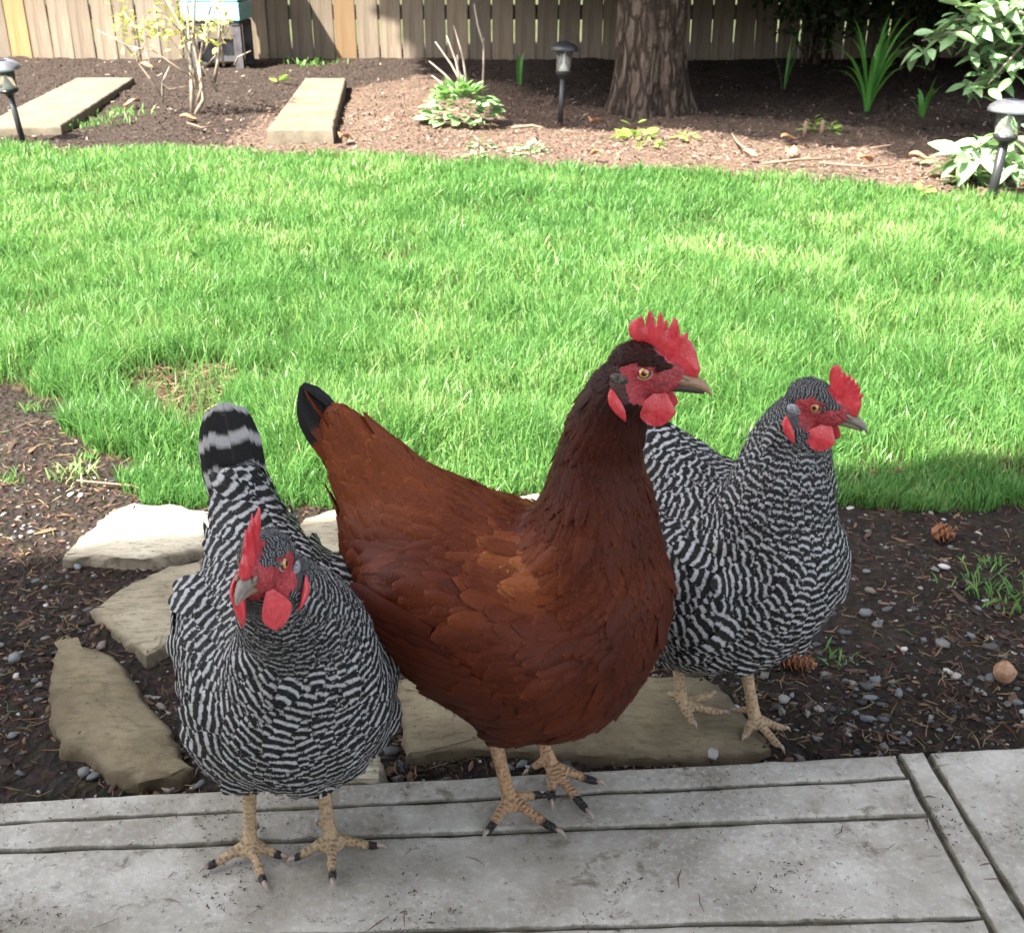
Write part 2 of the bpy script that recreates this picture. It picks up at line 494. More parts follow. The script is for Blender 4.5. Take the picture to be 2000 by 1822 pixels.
M_NEEDLE = m.fin(m.ramp(m.attr('tone'), [(0, (0.035, 0.02, 0.012)), (0.4, (0.075, 0.038, 0.02)), (0.7, (0.13, 0.075, 0.036)), (0.9, (0.24, 0.18, 0.095)), (1, (0.08, 0.11, 0.045))]), 0.7, 0.2)
tag(link('fallen_needles', np_mesh('fallen_needles', P, q, {'tone': tn}), M_NEEDLE), 'brown conifer needles littering the dark soil by the patio', 'needles', kind='stuff')
x, y = soil_points(380)
P, q, tn = sticks(x, y, ground_z(x, y) + 0.001, RNG.uniform(0.010, 0.030, len(x)), RNG.uniform(0.005, 0.011, len(x)), RNG.uniform(0.2, 0.97, len(x)), 0.06, 0.3, 0.3)
Pb, qb, tb = P, q, tn
x, y = soil_points(5200)
P, q, tn = sticks(x, y, ground_z(x, y) + 0.001, RNG.uniform(0.004, 0.014, len(x)), RNG.uniform(0.002, 0.006, len(x)), RNG.random(len(x)), 0.05, 0.35, 0.35)
q = np.concatenate([q, qb + len(P)]); P = np.concatenate([P, Pb]); tn = np.concatenate([tn, tb])
m = NT('bark_chip')
M_CHIP = m.fin(m.ramp(m.attr('tone'), [(0, (0.012, 0.009, 0.008)), (0.6, (0.045, 0.031, 0.024)), (0.85, (0.10, 0.060, 0.040)), (1, (0.17, 0.10, 0.06))]), 0.85, 0.2)
tag(link('soil_chips', np_mesh('soil_chips', P, q, {'tone': tn}), M_CHIP, smooth=False), 'dark bark crumbs mixed through the soil beside the flagstones', 'bark chips', kind='stuff')
bx_ = [p.x for p in BARE]; by_ = [p.y for p in BARE]
x = RNG.uniform(min(bx_) - .1, max(bx_) + .1, 4200); y = RNG.uniform(min(by_) - .1, max(by_) + .1, 4200); k = inside(BARE, x + RNG.normal(0, .05, 4200), y + RNG.normal(0, .05, 4200)) & (RNG.random(4200) < 0.45); x, y = x[k], y[k]
P, q, tn = sticks(x, y, ground_z(x, y) + RNG.uniform(0.001, 0.008, len(x)), RNG.uniform(0.012, 0.045, len(x)), RNG.uniform(0.0015, 0.004, len(x)), RNG.random(len(x)), 0.15, 0.3)
m = NT('dry_straw')
M_STRAW = m.fin(m.ramp(m.attr('tone'), [(0, (0.04, 0.026, 0.016)), (0.4, (0.085, 0.055, 0.034)), (0.75, (0.14, 0.095, 0.055)), (1, (0.24, 0.20, 0.10))]), 0.8, 0.15)
tag(link('dry_thatch', np_mesh('dry_thatch', P, q, {'tone': tn}), M_STRAW), 'tan dry thatch in the bare patch of the lawn at the left', 'thatch', kind='stuff')
# mulch in the bed
n = 26000
y = 3.3 * (7.9 / 3.3) ** RNG.random(n * 2); x = (y * 0.56 + 0.3) * RNG.uniform(-1, 1, n * 2)
k = y > far_edge(x) + 0.03 * RNG.normal(size=len(x)); x, y = x[k][:n], y[k][:n]
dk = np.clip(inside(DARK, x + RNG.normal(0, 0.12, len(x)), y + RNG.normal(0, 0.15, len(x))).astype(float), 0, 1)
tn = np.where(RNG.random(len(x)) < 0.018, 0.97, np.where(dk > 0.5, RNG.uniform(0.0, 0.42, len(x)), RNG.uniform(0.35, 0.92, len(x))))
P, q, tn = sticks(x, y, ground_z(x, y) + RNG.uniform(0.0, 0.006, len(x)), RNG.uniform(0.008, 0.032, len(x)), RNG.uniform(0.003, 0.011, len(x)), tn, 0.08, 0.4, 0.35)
m = NT('mulch_chip')
M_MCHIP = m.fin(m.ramp(m.attr('tone'), [(0, (0.016, 0.012, 0.010)), (0.4, (0.068, 0.048, 0.038)), (0.5, (0.11, 0.073, 0.053)), (0.8, (0.165, 0.113, 0.084)), (0.93, (0.21, 0.148, 0.11)), (1, (0.42, 0.36, 0.28))]), 0.85, 0.15)
tag(link('mulch_chips', np_mesh('mulch_chips', P, q, {'tone': tn}), M_MCHIP, smooth=False), 'brown bark mulch spread over the garden bed before the fence', 'mulch', kind='stuff')

# ================================================================== PATIO
m = NT('patio_concrete'); p = m.pos(); ob = m.orand()
n1 = m.noise(p, 9, 5, 0.6); n2 = m.noise(p, 160, 4, 0.7); n3 = m.noise(p, 38, 6, 0.75, 0.4)
base = m.ramp(n1, [(0.30, (0.21, 0.192, 0.158)), (0.48, (0.31, 0.288, 0.248)), (0.68, (0.46, 0.44, 0.395))])
base = m.mix(m.step(n2, 0.45, 0.8), base, m.mix(0.5, base, (0.6, 0.6, 0.6)))
grime = m.math('MULTIPLY', m.step(n3, 0.52, 0.68), m.step(m.noise(m.map(p, (1, 1, 1), (4, 2, 0)), 7, 4), 0.42, 0.62))
base = m.mix(m.math('MULTIPLY', grime, 0.8), base, (0.095, 0.074, 0.046))
base = m.mix(m.math('MULTIPLY', m.step(m.noise(m.map(p, (1, 1, 1), (9, 5, 0)), 4.5, 5, 0.6), 0.44, 0.64), 0.55), base, (0.165, 0.142, 0.104))
base = m.mix(m.math('MULTIPLY', m.step(m.noise(m.map(p, (1, 1, 1), (3, 8, 0)), 60, 5, 0.8), 0.60, 0.68), 0.65), base, (0.055, 0.045, 0.033))
wv = m.new('ShaderNodeVectorMath', operation='ADD'); m.put(wv.inputs[0], p); wz = m.new('ShaderNodeVectorMath', operation='SCALE'); m.put(wz.inputs[0], m.noise(p, 190, 2, out='Color')); wz.inputs['Scale'].default_value = 0.012; m.put(wv.inputs[1], wz.outputs[0])
vs = m.voro(wv.outputs[0], 150, out='Distance')
speck = m.math('MULTIPLY', m.math('SUBTRACT', 1.0, m.step(vs, 0.12, 0.32)), m.step(m.noise(m.map(p, (1, 1, 1), (1.7, 3, 0)), 9, 5, 0.75), 0.46, 0.60))
base = m.mix(m.math('MULTIPLY', speck, 0.6), base, (0.055, 0.043, 0.030))
edge = m.attr('edge')
moss = m.math('MULTIPLY', m.step(m.math('ADD', edge, m.math('MULTIPLY', m.math('SUBTRACT', m.noise(p, 70, 5, 0.7), 0.5), 1.1)), 0.55, 1.05), 0.7)
base = m.mix(moss, base, (0.05, 0.048, 0.03))
m.bump(m.math('ADD', n2, m.math('MULTIPLY', n3, 0.6)), 0.35, 0.004)
M_CONC = m.fin(base, 0.85, 0.25)
m = NT('joint_dirt'); p = m.pos()
m.bump(m.noise(p, 200, 5), 0.8, 0.006)
M_JOINT = m.fin(m.ramp(m.noise(p, 60, 5), [(0.3, (0.03, 0.026, 0.018)), (0.6, (0.075, 0.068, 0.045)), (0.8, (0.16, 0.145, 0.11))]), 0.95, 0.1)

def slab_mesh(corners, top, thick, n_edge=26, r=0.003, wob=0.0022, seed=0):
    """slab with rounded, slightly uneven rim; corners in plan, counter-clockwise"""
    cs = [Vector((c[0], c[1])) for c in corners]
    ring = []
    for i in range(len(cs)):
        a, b = cs[i], cs[(i + 1) % len(cs)]
        k = max(3, int((b - a).length / 0.02))
        ring += [a.lerp(b, j / k) for j in range(k)]
    c = sum(ring, Vector((0, 0))) / len(ring)
    N = len(ring); nrm = []
    for i in range(N):
        t = (ring[(i + 1) % N] - ring[i - 1]).normalized()
        nrm.append(Vector((t.y, -t.x)))
    prof = [(0.0, -thick, 1.0), (0.0, -r * 1.2, 1.0), (-r * 0.35, -r * 0.35, 0.95), (-r, 0.0, 0.45), (-r - 0.003, 0.0003, 0.1)]
    vs, fs, at = [], [], []
    for (o, z, e) in prof:
        for i in range(N):
            w_ = wob * (float(fbm(ring[i].x * 45 + seed, ring[i].y * 45, 3)) - 0.5) * 2
            q = ring[i] + nrm[i] * (o + w_)
            vs.append((q.x, q.y, top + z)); at.append(e)
    L = len(prof)
    for j in range(L - 1):
        for i in range(N):
            k = (i + 1) % N
            fs.append((j * N + i, j * N + k, (j + 1) * N + k, (j + 1) * N + i))
    rim = [Vector(vs[(L - 1) * N + i][:2]) for i in range(N)]
    gx_, gy_ = np.meshgrid(np.arange(min(p.x for p in rim), max(p.x for p in rim), 0.018), np.arange(min(p.y for p in rim), max(p.y for p in rim), 0.018))
    gx_, gy_ = gx_.ravel(), gy_.ravel(); k = inside(rim, gx_, gy_)
    rr_ = np.array([tuple(p) for p in rim]); gq = np.stack([gx_[k], gy_[k]], -1)
    if len(gq):
        dd = np.min(np.linalg.norm(gq[:, None] - rr_[None], axis=2), axis=1); gq = gq[dd > 0.008]
    cd = delaunay_2d_cdt(rim + [Vector(q) for q in gq], [], [list(range(N))], 1, 1e-6)
    off = len(vs)
    vs += [(p.x, p.y, top + 0.0003 + 0.0012 * (float(fbm(p.x * 9, p.y * 9, 3)) - 0.5) * (0 if i < N else 1)) for i, p in enumerate(cd[0])]
    at += [0.15 if i < N else 0.0 for i in range(len(cd[0]))]
    fs += [tuple(off + i for i in (f if (cd[0][f[1]] - cd[0][f[0]]).cross(cd[0][f[2]] - cd[0][f[0]]) > 0 else f[::-1])) for f in cd[2]]
    me = bpy.data.meshes.new('paving_slab')
    me.from_pydata(vs, [], fs)
    me.attributes.new('edge', 'FLOAT', 'POINT').data.foreach_set('value', at)
    me.update()
    return me
def patio_pt(px, py): q = gp(px, py, 0.0); return (q.x, q.y)
def line_x(a, b, t): return (a[0] + (b[0] - a[0]) * t, a[1] + (b[1] - a[1]) * t)
# long joints (front to back) read off the photo, as lines on the patio plane
A0, A1 = patio_pt(0, 1562), patio_pt(1738, 1470)     # outer edge
B0, B1 = patio_pt(0, 1606), patio_pt(1756, 1519)
C0, C1 = patio_pt(0, 1662), patio_pt(1795, 1592)
D0, D1 = patio_pt(980, 1814), patio_pt(1905, 1791)
E0, E1 = patio_pt(1752, 1471), patio_pt(1935, 1812)   # left side of the cross strip
G0, G1 = patio_pt(1808, 1468), patio_pt(1990, 1768)   # right side of it
def isect(p, q, r_, s_):
    x1, y1, x2, y2 = *p, *q; x3, y3, x4, y4 = *r_, *s_
    d = (x1 - x2) * (y3 - y4) - (y1 - y2) * (x3 - x4)
    a, b = x1 * y2 - y1 * x2, x3 * y4 - y3 * x4
    return Vector(((a * (x3 - x4) - (x1 - x2) * b) / d, (a * (y3 - y4) - (y1 - y2) * b) / d))
patio = empty('patio')
tag(patio, kind='structure')
udir = (Vector(A1) - Vector(A0)).normalized()
vdir = Vector((udir.y, -udir.x))
def shift(l, d): return (Vector(l[0]) + vdir * d, Vector(l[1]) + vdir * d)
la, lb, lc, ld_ = (A0, A1), (B0, B1), (C0, C1), (D0, D1)
le, lg = (E0, E1), (G0, G1)
far_l = (tuple(Vector(A0) - udir * 0.9), tuple(Vector(A0) - udir * 0.9 + vdir))
far_r = (tuple(Vector(A0) + udir * 2.2), tuple(Vector(A0) + udir * 2.2 + vdir))
near_ = (tuple(Vector(D0) + vdir * 0.55), tuple(Vector(D1) + vdir * 0.55))
def quad(l1, l2, lft, rgt):
    p = [isect(*l2, *lft), isect(*l2, *rgt), isect(*l1, *rgt), isect(*l1, *lft)]
    return p
def inset(p, g):
    c = sum(p, Vector((0, 0))) / 4; out = []
    n = len(p)
    for i in range(n):
        d1 = (p[i] - p[i - 1]).normalized(); d2 = (p[(i + 1) % n] - p[i]).normalized()
        n1, n2 = Vector((-d1.y, d1.x)), Vector((-d2.y, d2.x))
        out.append(p[i] + (n1 + n2) * g)
    return out
slabs = [(quad(la, lb, far_l, le), 0.0013, -0.001), (quad(lb, lc, far_l, le), 0.0013, 0.0), (quad(lc, ld_, far_l, le), 0.0013, -0.0005),
         (quad(ld_, near_, far_l, le), 0.0013, 0.0), (quad(la, near_, le, lg), 0.002, 0.001), (quad(la, near_, lg, far_r), 0.002, 0.0005)]
for i, (qd, gap, zt) in enumerate(slabs):
    qd = inset(qd, gap)
    if i == 5: qd = [qd[0], qd[1], qd[2] , qd[3]]
    o = link('paving_slab', slab_mesh(qd, zt, 0.055, seed=i * 7.7), M_CONC, patio)
    sharp(o, 50)
qd = inset([isect(*near_, *far_l), isect(*near_, *far_r), isect(*la, *far_r), isect(*la, *far_l)], 0.004)
o = link('mortar_bed', slab_mesh(qd, -0.0036, 0.06, wob=0.0005), M_JOINT, patio)

# small litter on the patio
n = 9000
u = RNG.random(n); v = RNG.random(n) ** 0.9
x = Vector(A0).x + udir.x * (u * 1.5) + vdir.x * v * 0.30; y = Vector(A0).y + udir.y * (u * 1.5) + vdir.y * v * 0.30
k = RNG.random(n) < np.clip(6.0 * (fbm(x * 13 + 2, y * 13, 4) - 0.505), 0.012, 1); x, y = x[k], y[k]
P, q, tn = sticks(x, y, np.full(len(x), 0.0014), RNG.uniform(0.0010, 0.0045, len(x)), RNG.uniform(0.0005, 0.0015, len(x)), RNG.uniform(0.2, 0.9, len(x)), 0.2, 0.05)
tag(link('patio_crumbs', np_mesh('patio_crumbs', P, q, {'tone': tn}), M_CHIP), 'dark soil crumbs trodden over the grey concrete patio', 'crumbs', kind='stuff')
n = 46
u = RNG.random(n); v = RNG.random(n)
x = Vector(A0).x + udir.x * (u * 1.5) + vdir.x * v * 0.3; y = Vector(A0).y + udir.y * (u * 1.5) + vdir.y * v * 0.3
x2 = [gp(px, py, 0).x for px, py in ((1745, 1478), (1758, 1500), (1830, 1480), (1838, 1500), (1850, 1530), (1815, 1560), (1900, 1770), (1925, 1690), (1945, 1720), (1812, 1610), (1730, 1655), (1370, 1765))]
y2 = [gp(px, py, 0).y for px, py in ((1745, 1478), (1758, 1500), (1830, 1480), (1838, 1500), (1850, 1530), (1815, 1560), (1900, 1770), (1925, 1690), (1945, 1720), (1812, 1610), (1730, 1655), (1370, 1765))]
x, y = np.concatenate([x, x2]), np.concatenate([y, y2])
P, q, tn = sticks(x, y, np.full(len(x), 0.0018), RNG.uniform(0.007, 0.022, len(x)), RNG.uniform(0.0008, 0.0014, len(x)), RNG.uniform(0.3, 0.9, len(x)), 0.1, 0.04)
tag(link('patio_needles', np_mesh('patio_needles', P, q, {'tone': tn}), M_NEEDLE), 'few brown conifer needles lying on the grey patio', 'needles', kind='stuff')

# ================================================================== FLAGSTONES
m = NT('sandstone'); p = m.pos()
n1 = m.noise(p, 14, 6, 0.65); n2 = m.noise(m.map(p, (1, 3.5, 1)), 45, 6, 0.7); n3 = m.noise(p, 220, 3)
hue = m.attr('hue')
warm = m.ramp(n1, [(0.25, (0.100, 0.078, 0.045)), (0.5, (0.165, 0.132, 0.080)), (0.75, (0.25, 0.206, 0.13))])
pale = m.ramp(n1, [(0.25, (0.42, 0.36, 0.26)), (0.5, (0.54, 0.48, 0.36)), (0.75, (0.62, 0.57, 0.46))])
col = m.mix(hue, warm, pale)
col = m.mix(m.math('MULTIPLY', m.step(n2, 0.45, 0.7), 0.6), col, (0.075, 0.056, 0.03))
col = m.mix(m.math('MULTIPLY', m.step(m.noise(p, 26, 5, 0.7), 0.54, 0.68), 0.3), col, (0.25, 0.195, 0.10))
col = m.mix(m.math('MULTIPLY', m.step(m.noise(m.map(p, (1, 1, 1), (2, 7, 0)), 120, 5, 0.8), 0.58, 0.66), 0.5), col, (0.045, 0.035, 0.024))
col = m.mix(m.math('MULTIPLY', m.math('SUBTRACT', 1.0, m.step(m.voro(p, 55), 0.06, 0.14)), 0.6), col, (0.045, 0.035, 0.025))
col = m.mix(m.math('MULTIPLY', m.attr('edge'), 0.9), col, m.mix(0.7, col, (0.045, 0.030, 0.017)))
m.bump(m.math('ADD', m.math('MULTIPLY', n2, 0.8), m.math('ADD', n1, m.math('MULTIPLY', n3, 0.25))), 0.45, 0.008)
M_STONE = m.fin(col, 0.8, 0.25)
def flagstone(pts, top, thick, hue, label, sink=(0, 0)):
    ps = [gp(x, y, top) for x, y in pts]
    c = sum(ps, Vector()) / len(ps)
    if sum((ps[i].x * ps[(i + 1) % len(ps)].y - ps[(i + 1) % len(ps)].x * ps[i].y) for i in range(len(ps))) < 0: ps = ps[::-1]
    ring = []
    for i in range(len(ps)):
        a, b = ps[i], ps[(i + 1) % len(ps)]
        k = max(2, int((b - a).length / 0.006))
        ring += [a.lerp(b, j / k) for j in range(k)]
    N = len(ring); vs, at = [], []
    prof = [(0.004, -thick, 1.0), (0.002, -thick * 0.6, 1.0), (0.0, -0.005, 1.0), (-0.002, -0.0012, 0.8), (-0.006, 0.0, 0.35), (-0.022, 0.001, 0.0)]
    for (o, z, e) in prof:
        for i in range(N):
            t = (ring[(i + 1) % N] - ring[i - 1]).normalized(); nn = Vector((t.y, -t.x, 0))
            w_ = 0.014 * (float(fbm(ring[i].x * 60 + hue * 9, ring[i].y * 60 + (z * 240 if z < -0.002 else 0), 4)) - 0.5)
            q = ring[i] + nn * (o + w_) - c
            zz = z + 0.003 * (float(fbm(ring[i].x * 14, ring[i].y * 14, 2)) - 0.5)
            vs.append((q.x, q.y, zz)); at.append(e)
    fs = []; L = len(prof)
    for j in range(L - 1):
        for i in range(N):
            k = (i + 1) % N
            fs.append((j * N + i, j * N + k, (j + 1) * N + k, (j + 1) * N + i))
    # layered inner rings to the middle so the top is not one flat face
    prev = (L - 1) * N
    lastring = [Vector(vs[prev + i]) for i in range(N)]
    cc = sum(lastring, Vector()) / N
    for s in (0.75, 0.5, 0.25):
        st = len(vs)
        for i in range(N):
            q = cc.lerp(lastring[i], s)
            q.z += 0.004 * (float(fbm((q.x + c.x) * 16, (q.y + c.y) * 16, 3)) - 0.5)
            vs.append(tuple(q)); at.append(0.0)
        fs += [(prev + i, prev + (i + 1) % N, st + (i + 1) % N, st + i) for i in range(N)]
        prev = st
    vs.append(tuple(cc)); at.append(0.0)
    fs += [(prev + i, prev + (i + 1) % N, len(vs) - 1) for i in range(N)]
    me = bpy.data.meshes.new('flagstone'); me.from_pydata(vs, [], fs)
    me.attributes.new('edge', 'FLOAT', 'POINT').data.foreach_set('value', at)
    me.attributes.new('hue', 'FLOAT', 'POINT').data.foreach_set('value', [hue] * len(vs))
    me.update()
    o = link('flagstone', me, M_STONE); o.location = c
    sharp(o, 55)
    tag(o, label, 'flagstone', 'flagstones set in the soil')
flagstone([(122, 1085), (150, 1050), (180, 1030), (215, 1000), (262, 982), (330, 984), (420, 1000), (420, 1068), (370, 1075), (300, 1090), (230, 1088)], -0.012, 0.03, 0.95, 'glaring pale flagstone in full sun left of the barred hen facing the camera')
flagstone([(175, 1187), (240, 1145), (330, 1103), (390, 1096), (450, 1110), (470, 1180), (380, 1232), (322, 1262), (285, 1280), (255, 1255), (215, 1228)], -0.016, 0.03, 0.32, 'buff flagstone with a pointed left corner in the middle of the left path')
flagstone([(112, 1246), (128, 1240), (160, 1258), (205, 1268), (245, 1298), (262, 1330), (290, 1372), (335, 1420), (355, 1475), (382, 1500), (350, 1516), (270, 1528), (210, 1510), (180, 1480), (150, 1462), (118, 1460), (100, 1400), (97, 1330)], -0.015, 0.03, 0.0, 'long olive brown flagstone in shade nearest the patio at left')
flagstone([(600, 1010), (660, 990), (760, 985), (790, 1010), (780, 1060), (740, 1080), (650, 1112), (560, 1120), (540, 1060)], -0.012, 0.03, 0.45, 'yellowish flagstone between the two hen tails')
flagstone([(885, 975), (960, 968), (1050, 962), (1120, 985), (1080, 1020), (940, 1020), (870, 1000)], -0.012, 0.03, 1.0, 'bleached sunlit flagstone behind the back of the red hen')
flagstone([(560, 1150), (640, 1100), (720, 1098), (770, 1150), (740, 1230), (640, 1260), (570, 1220)], -0.012, 0.03, 0.3, 'grey flagstone between the front barred hen and the red hen')
flagstone([(785, 1395), (770, 1330), (860, 1310), (1000, 1318), (1280, 1315), (1375, 1318), (1415, 1350), (1475, 1418), (1505, 1462), (1440, 1478), (1300, 1480), (1160, 1474), (1070, 1470), (1000, 1462), (880, 1462), (790, 1478)], -0.015, 0.03, 0.04, 'broad brown flagstone under the red hen and behind the patio edge')
flagstone([(590, 1530), (640, 1480), (735, 1470), (752, 1490), (748, 1530)], -0.012, 0.03, 0.85, 'small pale flagstone peeping out right of the front hen')
flagstone([(1300, 1275), (1340, 1262), (1395, 1275), (1400, 1296), (1350, 1302)], -0.016, 0.02, 0.3, 'small mossy stone behind the legs of the right barred hen')

# cones, nut and single stones
m = NT('cone_scale')
M_CONE = m.fin(m.ramp(m.noise(m.pos(), 500, 3), [(0.3, (0.10, 0.04, 0.02)), (0.6, (0.24, 0.10, 0.05)), (0.8, (0.36, 0.18, 0.09))]), 0.55, 0.3)
def cone(px, py, ang, L, rad, label):
    c = gp(px, py, -0.026)
    root = empty('fir_cone', (c.x, c.y, c.z + rad * 0.75), ang)
    tag(root, label, 'cone', 'fallen cones')
    core = MB(); core.tube([(-L / 2, 0, 0), (-L / 4, 0, 0), (L / 4, 0, 0), (L / 2, 0, 0)], [rad * 0.35, rad * 0.7, rad * 0.6, rad * 0.12], 8)
    core.build('core', M_CONE, root)
    sc = None; k = 0
    s = MB(); a, t = 1.0, 0.16
    pts = [[(0, -0.22, 0), (0, 0.22, 0), (0.02, 0.22, 0.05), (0.02, -0.22, 0.05)], [(0.45, -0.5, 0.10), (0.45, 0.5, 0.10), (0.45, 0.45, 0.26), (0.45, -0.45, 0.26)],
           [(0.85, -0.42, 0.34), (0.85, 0.42, 0.34), (0.8, 0.36, 0.46), (0.8, -0.36, 0.46)], [(1.05, -0.12, 0.52), (1.05, 0.12, 0.52), (1.0, 0.1, 0.58), (1.0, -0.1, 0.58)]]
    s.loft([[Vector(q) for q in r_] for r_ in pts])
    me = s.mesh('scale')
    n = int(L / 0.0011)
    for i in range(n):
        f = (i + 0.5) / n
        rr = rad * (0.75 * math.sin(math.pi * min(1, f * 0.86 + 0.14)) ** 0.6)
        ph = i * 2.39996
        q = link('scale', me, M_CONE, root, False)
        size = rad * (0.95 - 0.35 * f)
        d = Vector((0.92, math.cos(ph) * 0.45, math.sin(ph) * 0.45)).normalized()
        zz = Vector((0, math.cos(ph), math.sin(ph))); zz = (zz - d * zz.dot(d)).normalized(); yy_ = zz.cross(d)
        M = Matrix((d, yy_, zz)).transposed().to_4x4() @ Matrix.Scale(size, 4)
        M.translation = Vector((-L / 2 + f * L * 0.86, math.cos(ph) * rr * 0.55, math.sin(ph) * rr * 0.55))
        q.matrix_local = M
cone(1550, 1300, R(-28), 0.050, 0.0115, 'long brown fir cone lying beside the right barred hen')
cone(1840, 1052, R(-25), 0.030, 0.012, 'short reddish fir cone by the shaded lawn edge')
w_ = MB(); w_.lathe([(0.0005, -0.0105), (0.006, -0.0095), (0.0105, -0.006), (0.0128, 0), (0.0118, 0.005), (0.008, 0.0095), (0.003, 0.0125), (0.0004, 0.014)], n=20)
for i, vv in enumerate(w_.v):
    a = math.atan2(vv[1], vv[0]); k = 1 + 0.05 * math.sin(a * 7 + vv[2] * 300) - (0.07 if abs(math.sin(a)) < 0.16 else 0)
    w_.v[i] = (vv[0] * k, vv[1] * k, vv[2])
m = NT('walnut_shell'); m.bump(m.noise(m.obj(), 260, 4), 0.5, 0.002)
o = w_.build('walnut', m.fin(m.ramp(m.noise(m.obj(), 160, 4), [(0.3, (0.16, 0.085, 0.045)), (0.65, (0.34, 0.20, 0.12))]), 0.6, 0.3))
c = gp(1957, 1328, -0.024); o.location = (c.x, c.y, -0.014); o.rotation_euler = (R(80), 0, R(75))
tag(o, 'whole tan walnut lying on dark gravel at the right edge', 'walnut')
def pebble(px, py, r, tone, label, z=-0.024, sq=0.55):
    c = gp(px, py, z)
    P, T3, tn = stones(np.zeros(1), np.zeros(1), np.zeros(1), np.array([r]), np.array([tone]), 0.13)
    o = link('pebble', np_mesh('pebble', P, T3, {'tone': tn}), M_GRAVEL, smooth=False); o.location = (c.x, c.y, z)
    tag(o, label, 'pebble', 'larger single pebbles on the soil')
pebble(165, 1510, 0.0085, 0.62, 'flat blue grey pebble at the tip of the long olive flagstone')
pebble(182, 1516, 0.006, 0.5, 'little greenish pebble right beside the flat blue grey pebble')
pebble(152, 1108, 0.006, 0.55, 'grey pebble just below the glaring sunlit flagstone')
pebble(70, 1135, 0.005, 0.45, 'grey pebble on shaded soil left of the buff flagstone')
pebble(88, 1148, 0.005, 0.8, 'tan pebble next to the grey one left of the buff flagstone')
pebble(30, 1287, 0.008, 0.6, 'bluish pebble at the left edge on shaded soil')
pebble(1393, 1474, 0.0065, 0.95, 'cream pebble against the patio edge below the right hen', -0.016)
pebble(1845, 1108, 0.008, 1.0, 'white pebble on the gravel near the right lawn edge')
pebble(1700, 1155, 0.007, 0.75, 'pinkish pebble on the gravel right of the barred hen breast')
pebble(1690, 1198, 0.008, 0.5, 'dark grey oval pebble amid gravel right of the barred hen')
pebble(1840, 1258, 0.009, 0.65, 'pale grey pebble in the open gravel above the walnut')
pebble(1935, 1325, 0.008, 0.4, 'dark blue pebble touching the walnut')
pebble(1915, 1352, 0.006, 0.85, 'cream round pebble below the walnut')
pebble(1700, 1363, 0.007, 0.55, 'grey oval pebble in dark soil between hen foot and walnut')
pebble(1650, 1092, 0.008, 0.62, 'bluish pebble right at the barred hen wing edge')
pebble(1020, 1492, 0.005, 0.6, 'small pale pebble in the gap between flagstone and patio', -0.02)

# ================================================================== HOUSE (behind the camera; its eave shades the hens)
m = NT('house_siding')
M_SIDE = m.fin(m.ramp(m.noise(m.pos(), 3, 3), [(0.3, (0.55, 0.53, 0.48)), (0.7, (0.62, 0.60, 0.55))]), 0.7)
m = NT('roof_shingle')
M_ROOF = m.fin(m.ramp(m.noise(m.pos(), 12, 4), [(0.3, (0.05, 0.048, 0.045)), (0.7, (0.11, 0.10, 0.095))]), 0.9)
EAVE_H = 3.0
house = empty('house', (0.3, -1.6, 0), R(12.6))
tag(house, 'pale clapboard house standing behind the patio with an overhanging roof', 'house')
b = MB(); b.box((-5.0, -0.9, 1.35), (8.6, 0.2, 3.0)); b.build('wall', M_SIDE, house, False)
b = MB()
e_y, e_z = 0.0, EAVE_H
b.add([(-9, 2.07, e_z), (1.6, 2.07, e_z), (1.6, -2.2, e_z + 1.6), (-9, -2.2, e_z + 1.6), (-9, 2.07, e_z + .14), (1.6, 2.07, e_z + .14), (1.6, -2.2, e_z + 1.75), (-9, -2.2, e_z + 1.75)],
      [(3, 2, 1, 0), (4, 5, 6, 7), (0, 1, 5, 4), (1, 2, 6, 5), (2, 3, 7, 6), (3, 0, 4, 7)])
b.build('roof', M_ROOF, house, False)

# ================================================================== FENCE
FY = 7.95
m = NT('cedar_board'); p = m.obj(); rnd = m.orand()
grain = m.noise(m.map(p, (60, 60, 3.0)), 1.0, 6, 0.65, 0.6)
c_old = m.ramp(grain, [(0.25, (0.105, 0.082, 0.060)), (0.5, (0.205, 0.166, 0.126)), (0.8, (0.33, 0.275, 0.21))])
c_new = m.ramp(grain, [(0.25, (0.22, 0.125, 0.055)), (0.5, (0.32, 0.19, 0.085)), (0.8, (0.40, 0.26, 0.13))])
col = m.mix(m.attr('fresh'), c_old, c_new)
col = m.mix(m.math('MULTIPLY', rnd, 0.65), col, (0.085, 0.070, 0.056))
st = m.noise(m.map(p, (9, 9, 2.2)), 1.0, 4)
col = m.mix(m.math('MULTIPLY', m.step(st, 0.5, 0.7), 0.4), col, (0.10, 0.08, 0.06))
kn = m.voro(m.map(p, (9, 1, 4.5)), 1.0)
col = m.mix(m.math('MULTIPLY', m.math('SUBTRACT', 1, m.step(kn, 0.06, 0.13)), 0.8), col, (0.10, 0.06, 0.035))
m.bump(grain, 0.4, 0.003)
M_BOARD = m.fin(col, 0.85, 0.15)
fence = empty('wooden_fence', (0, FY, 0))
tag(fence, 'weathered cedar board fence along the back of the garden bed', 'fence')
x = -7.5; i = 0
fresh_at = [dp(25, 60, FY).x, dp(668, 60, FY).x]
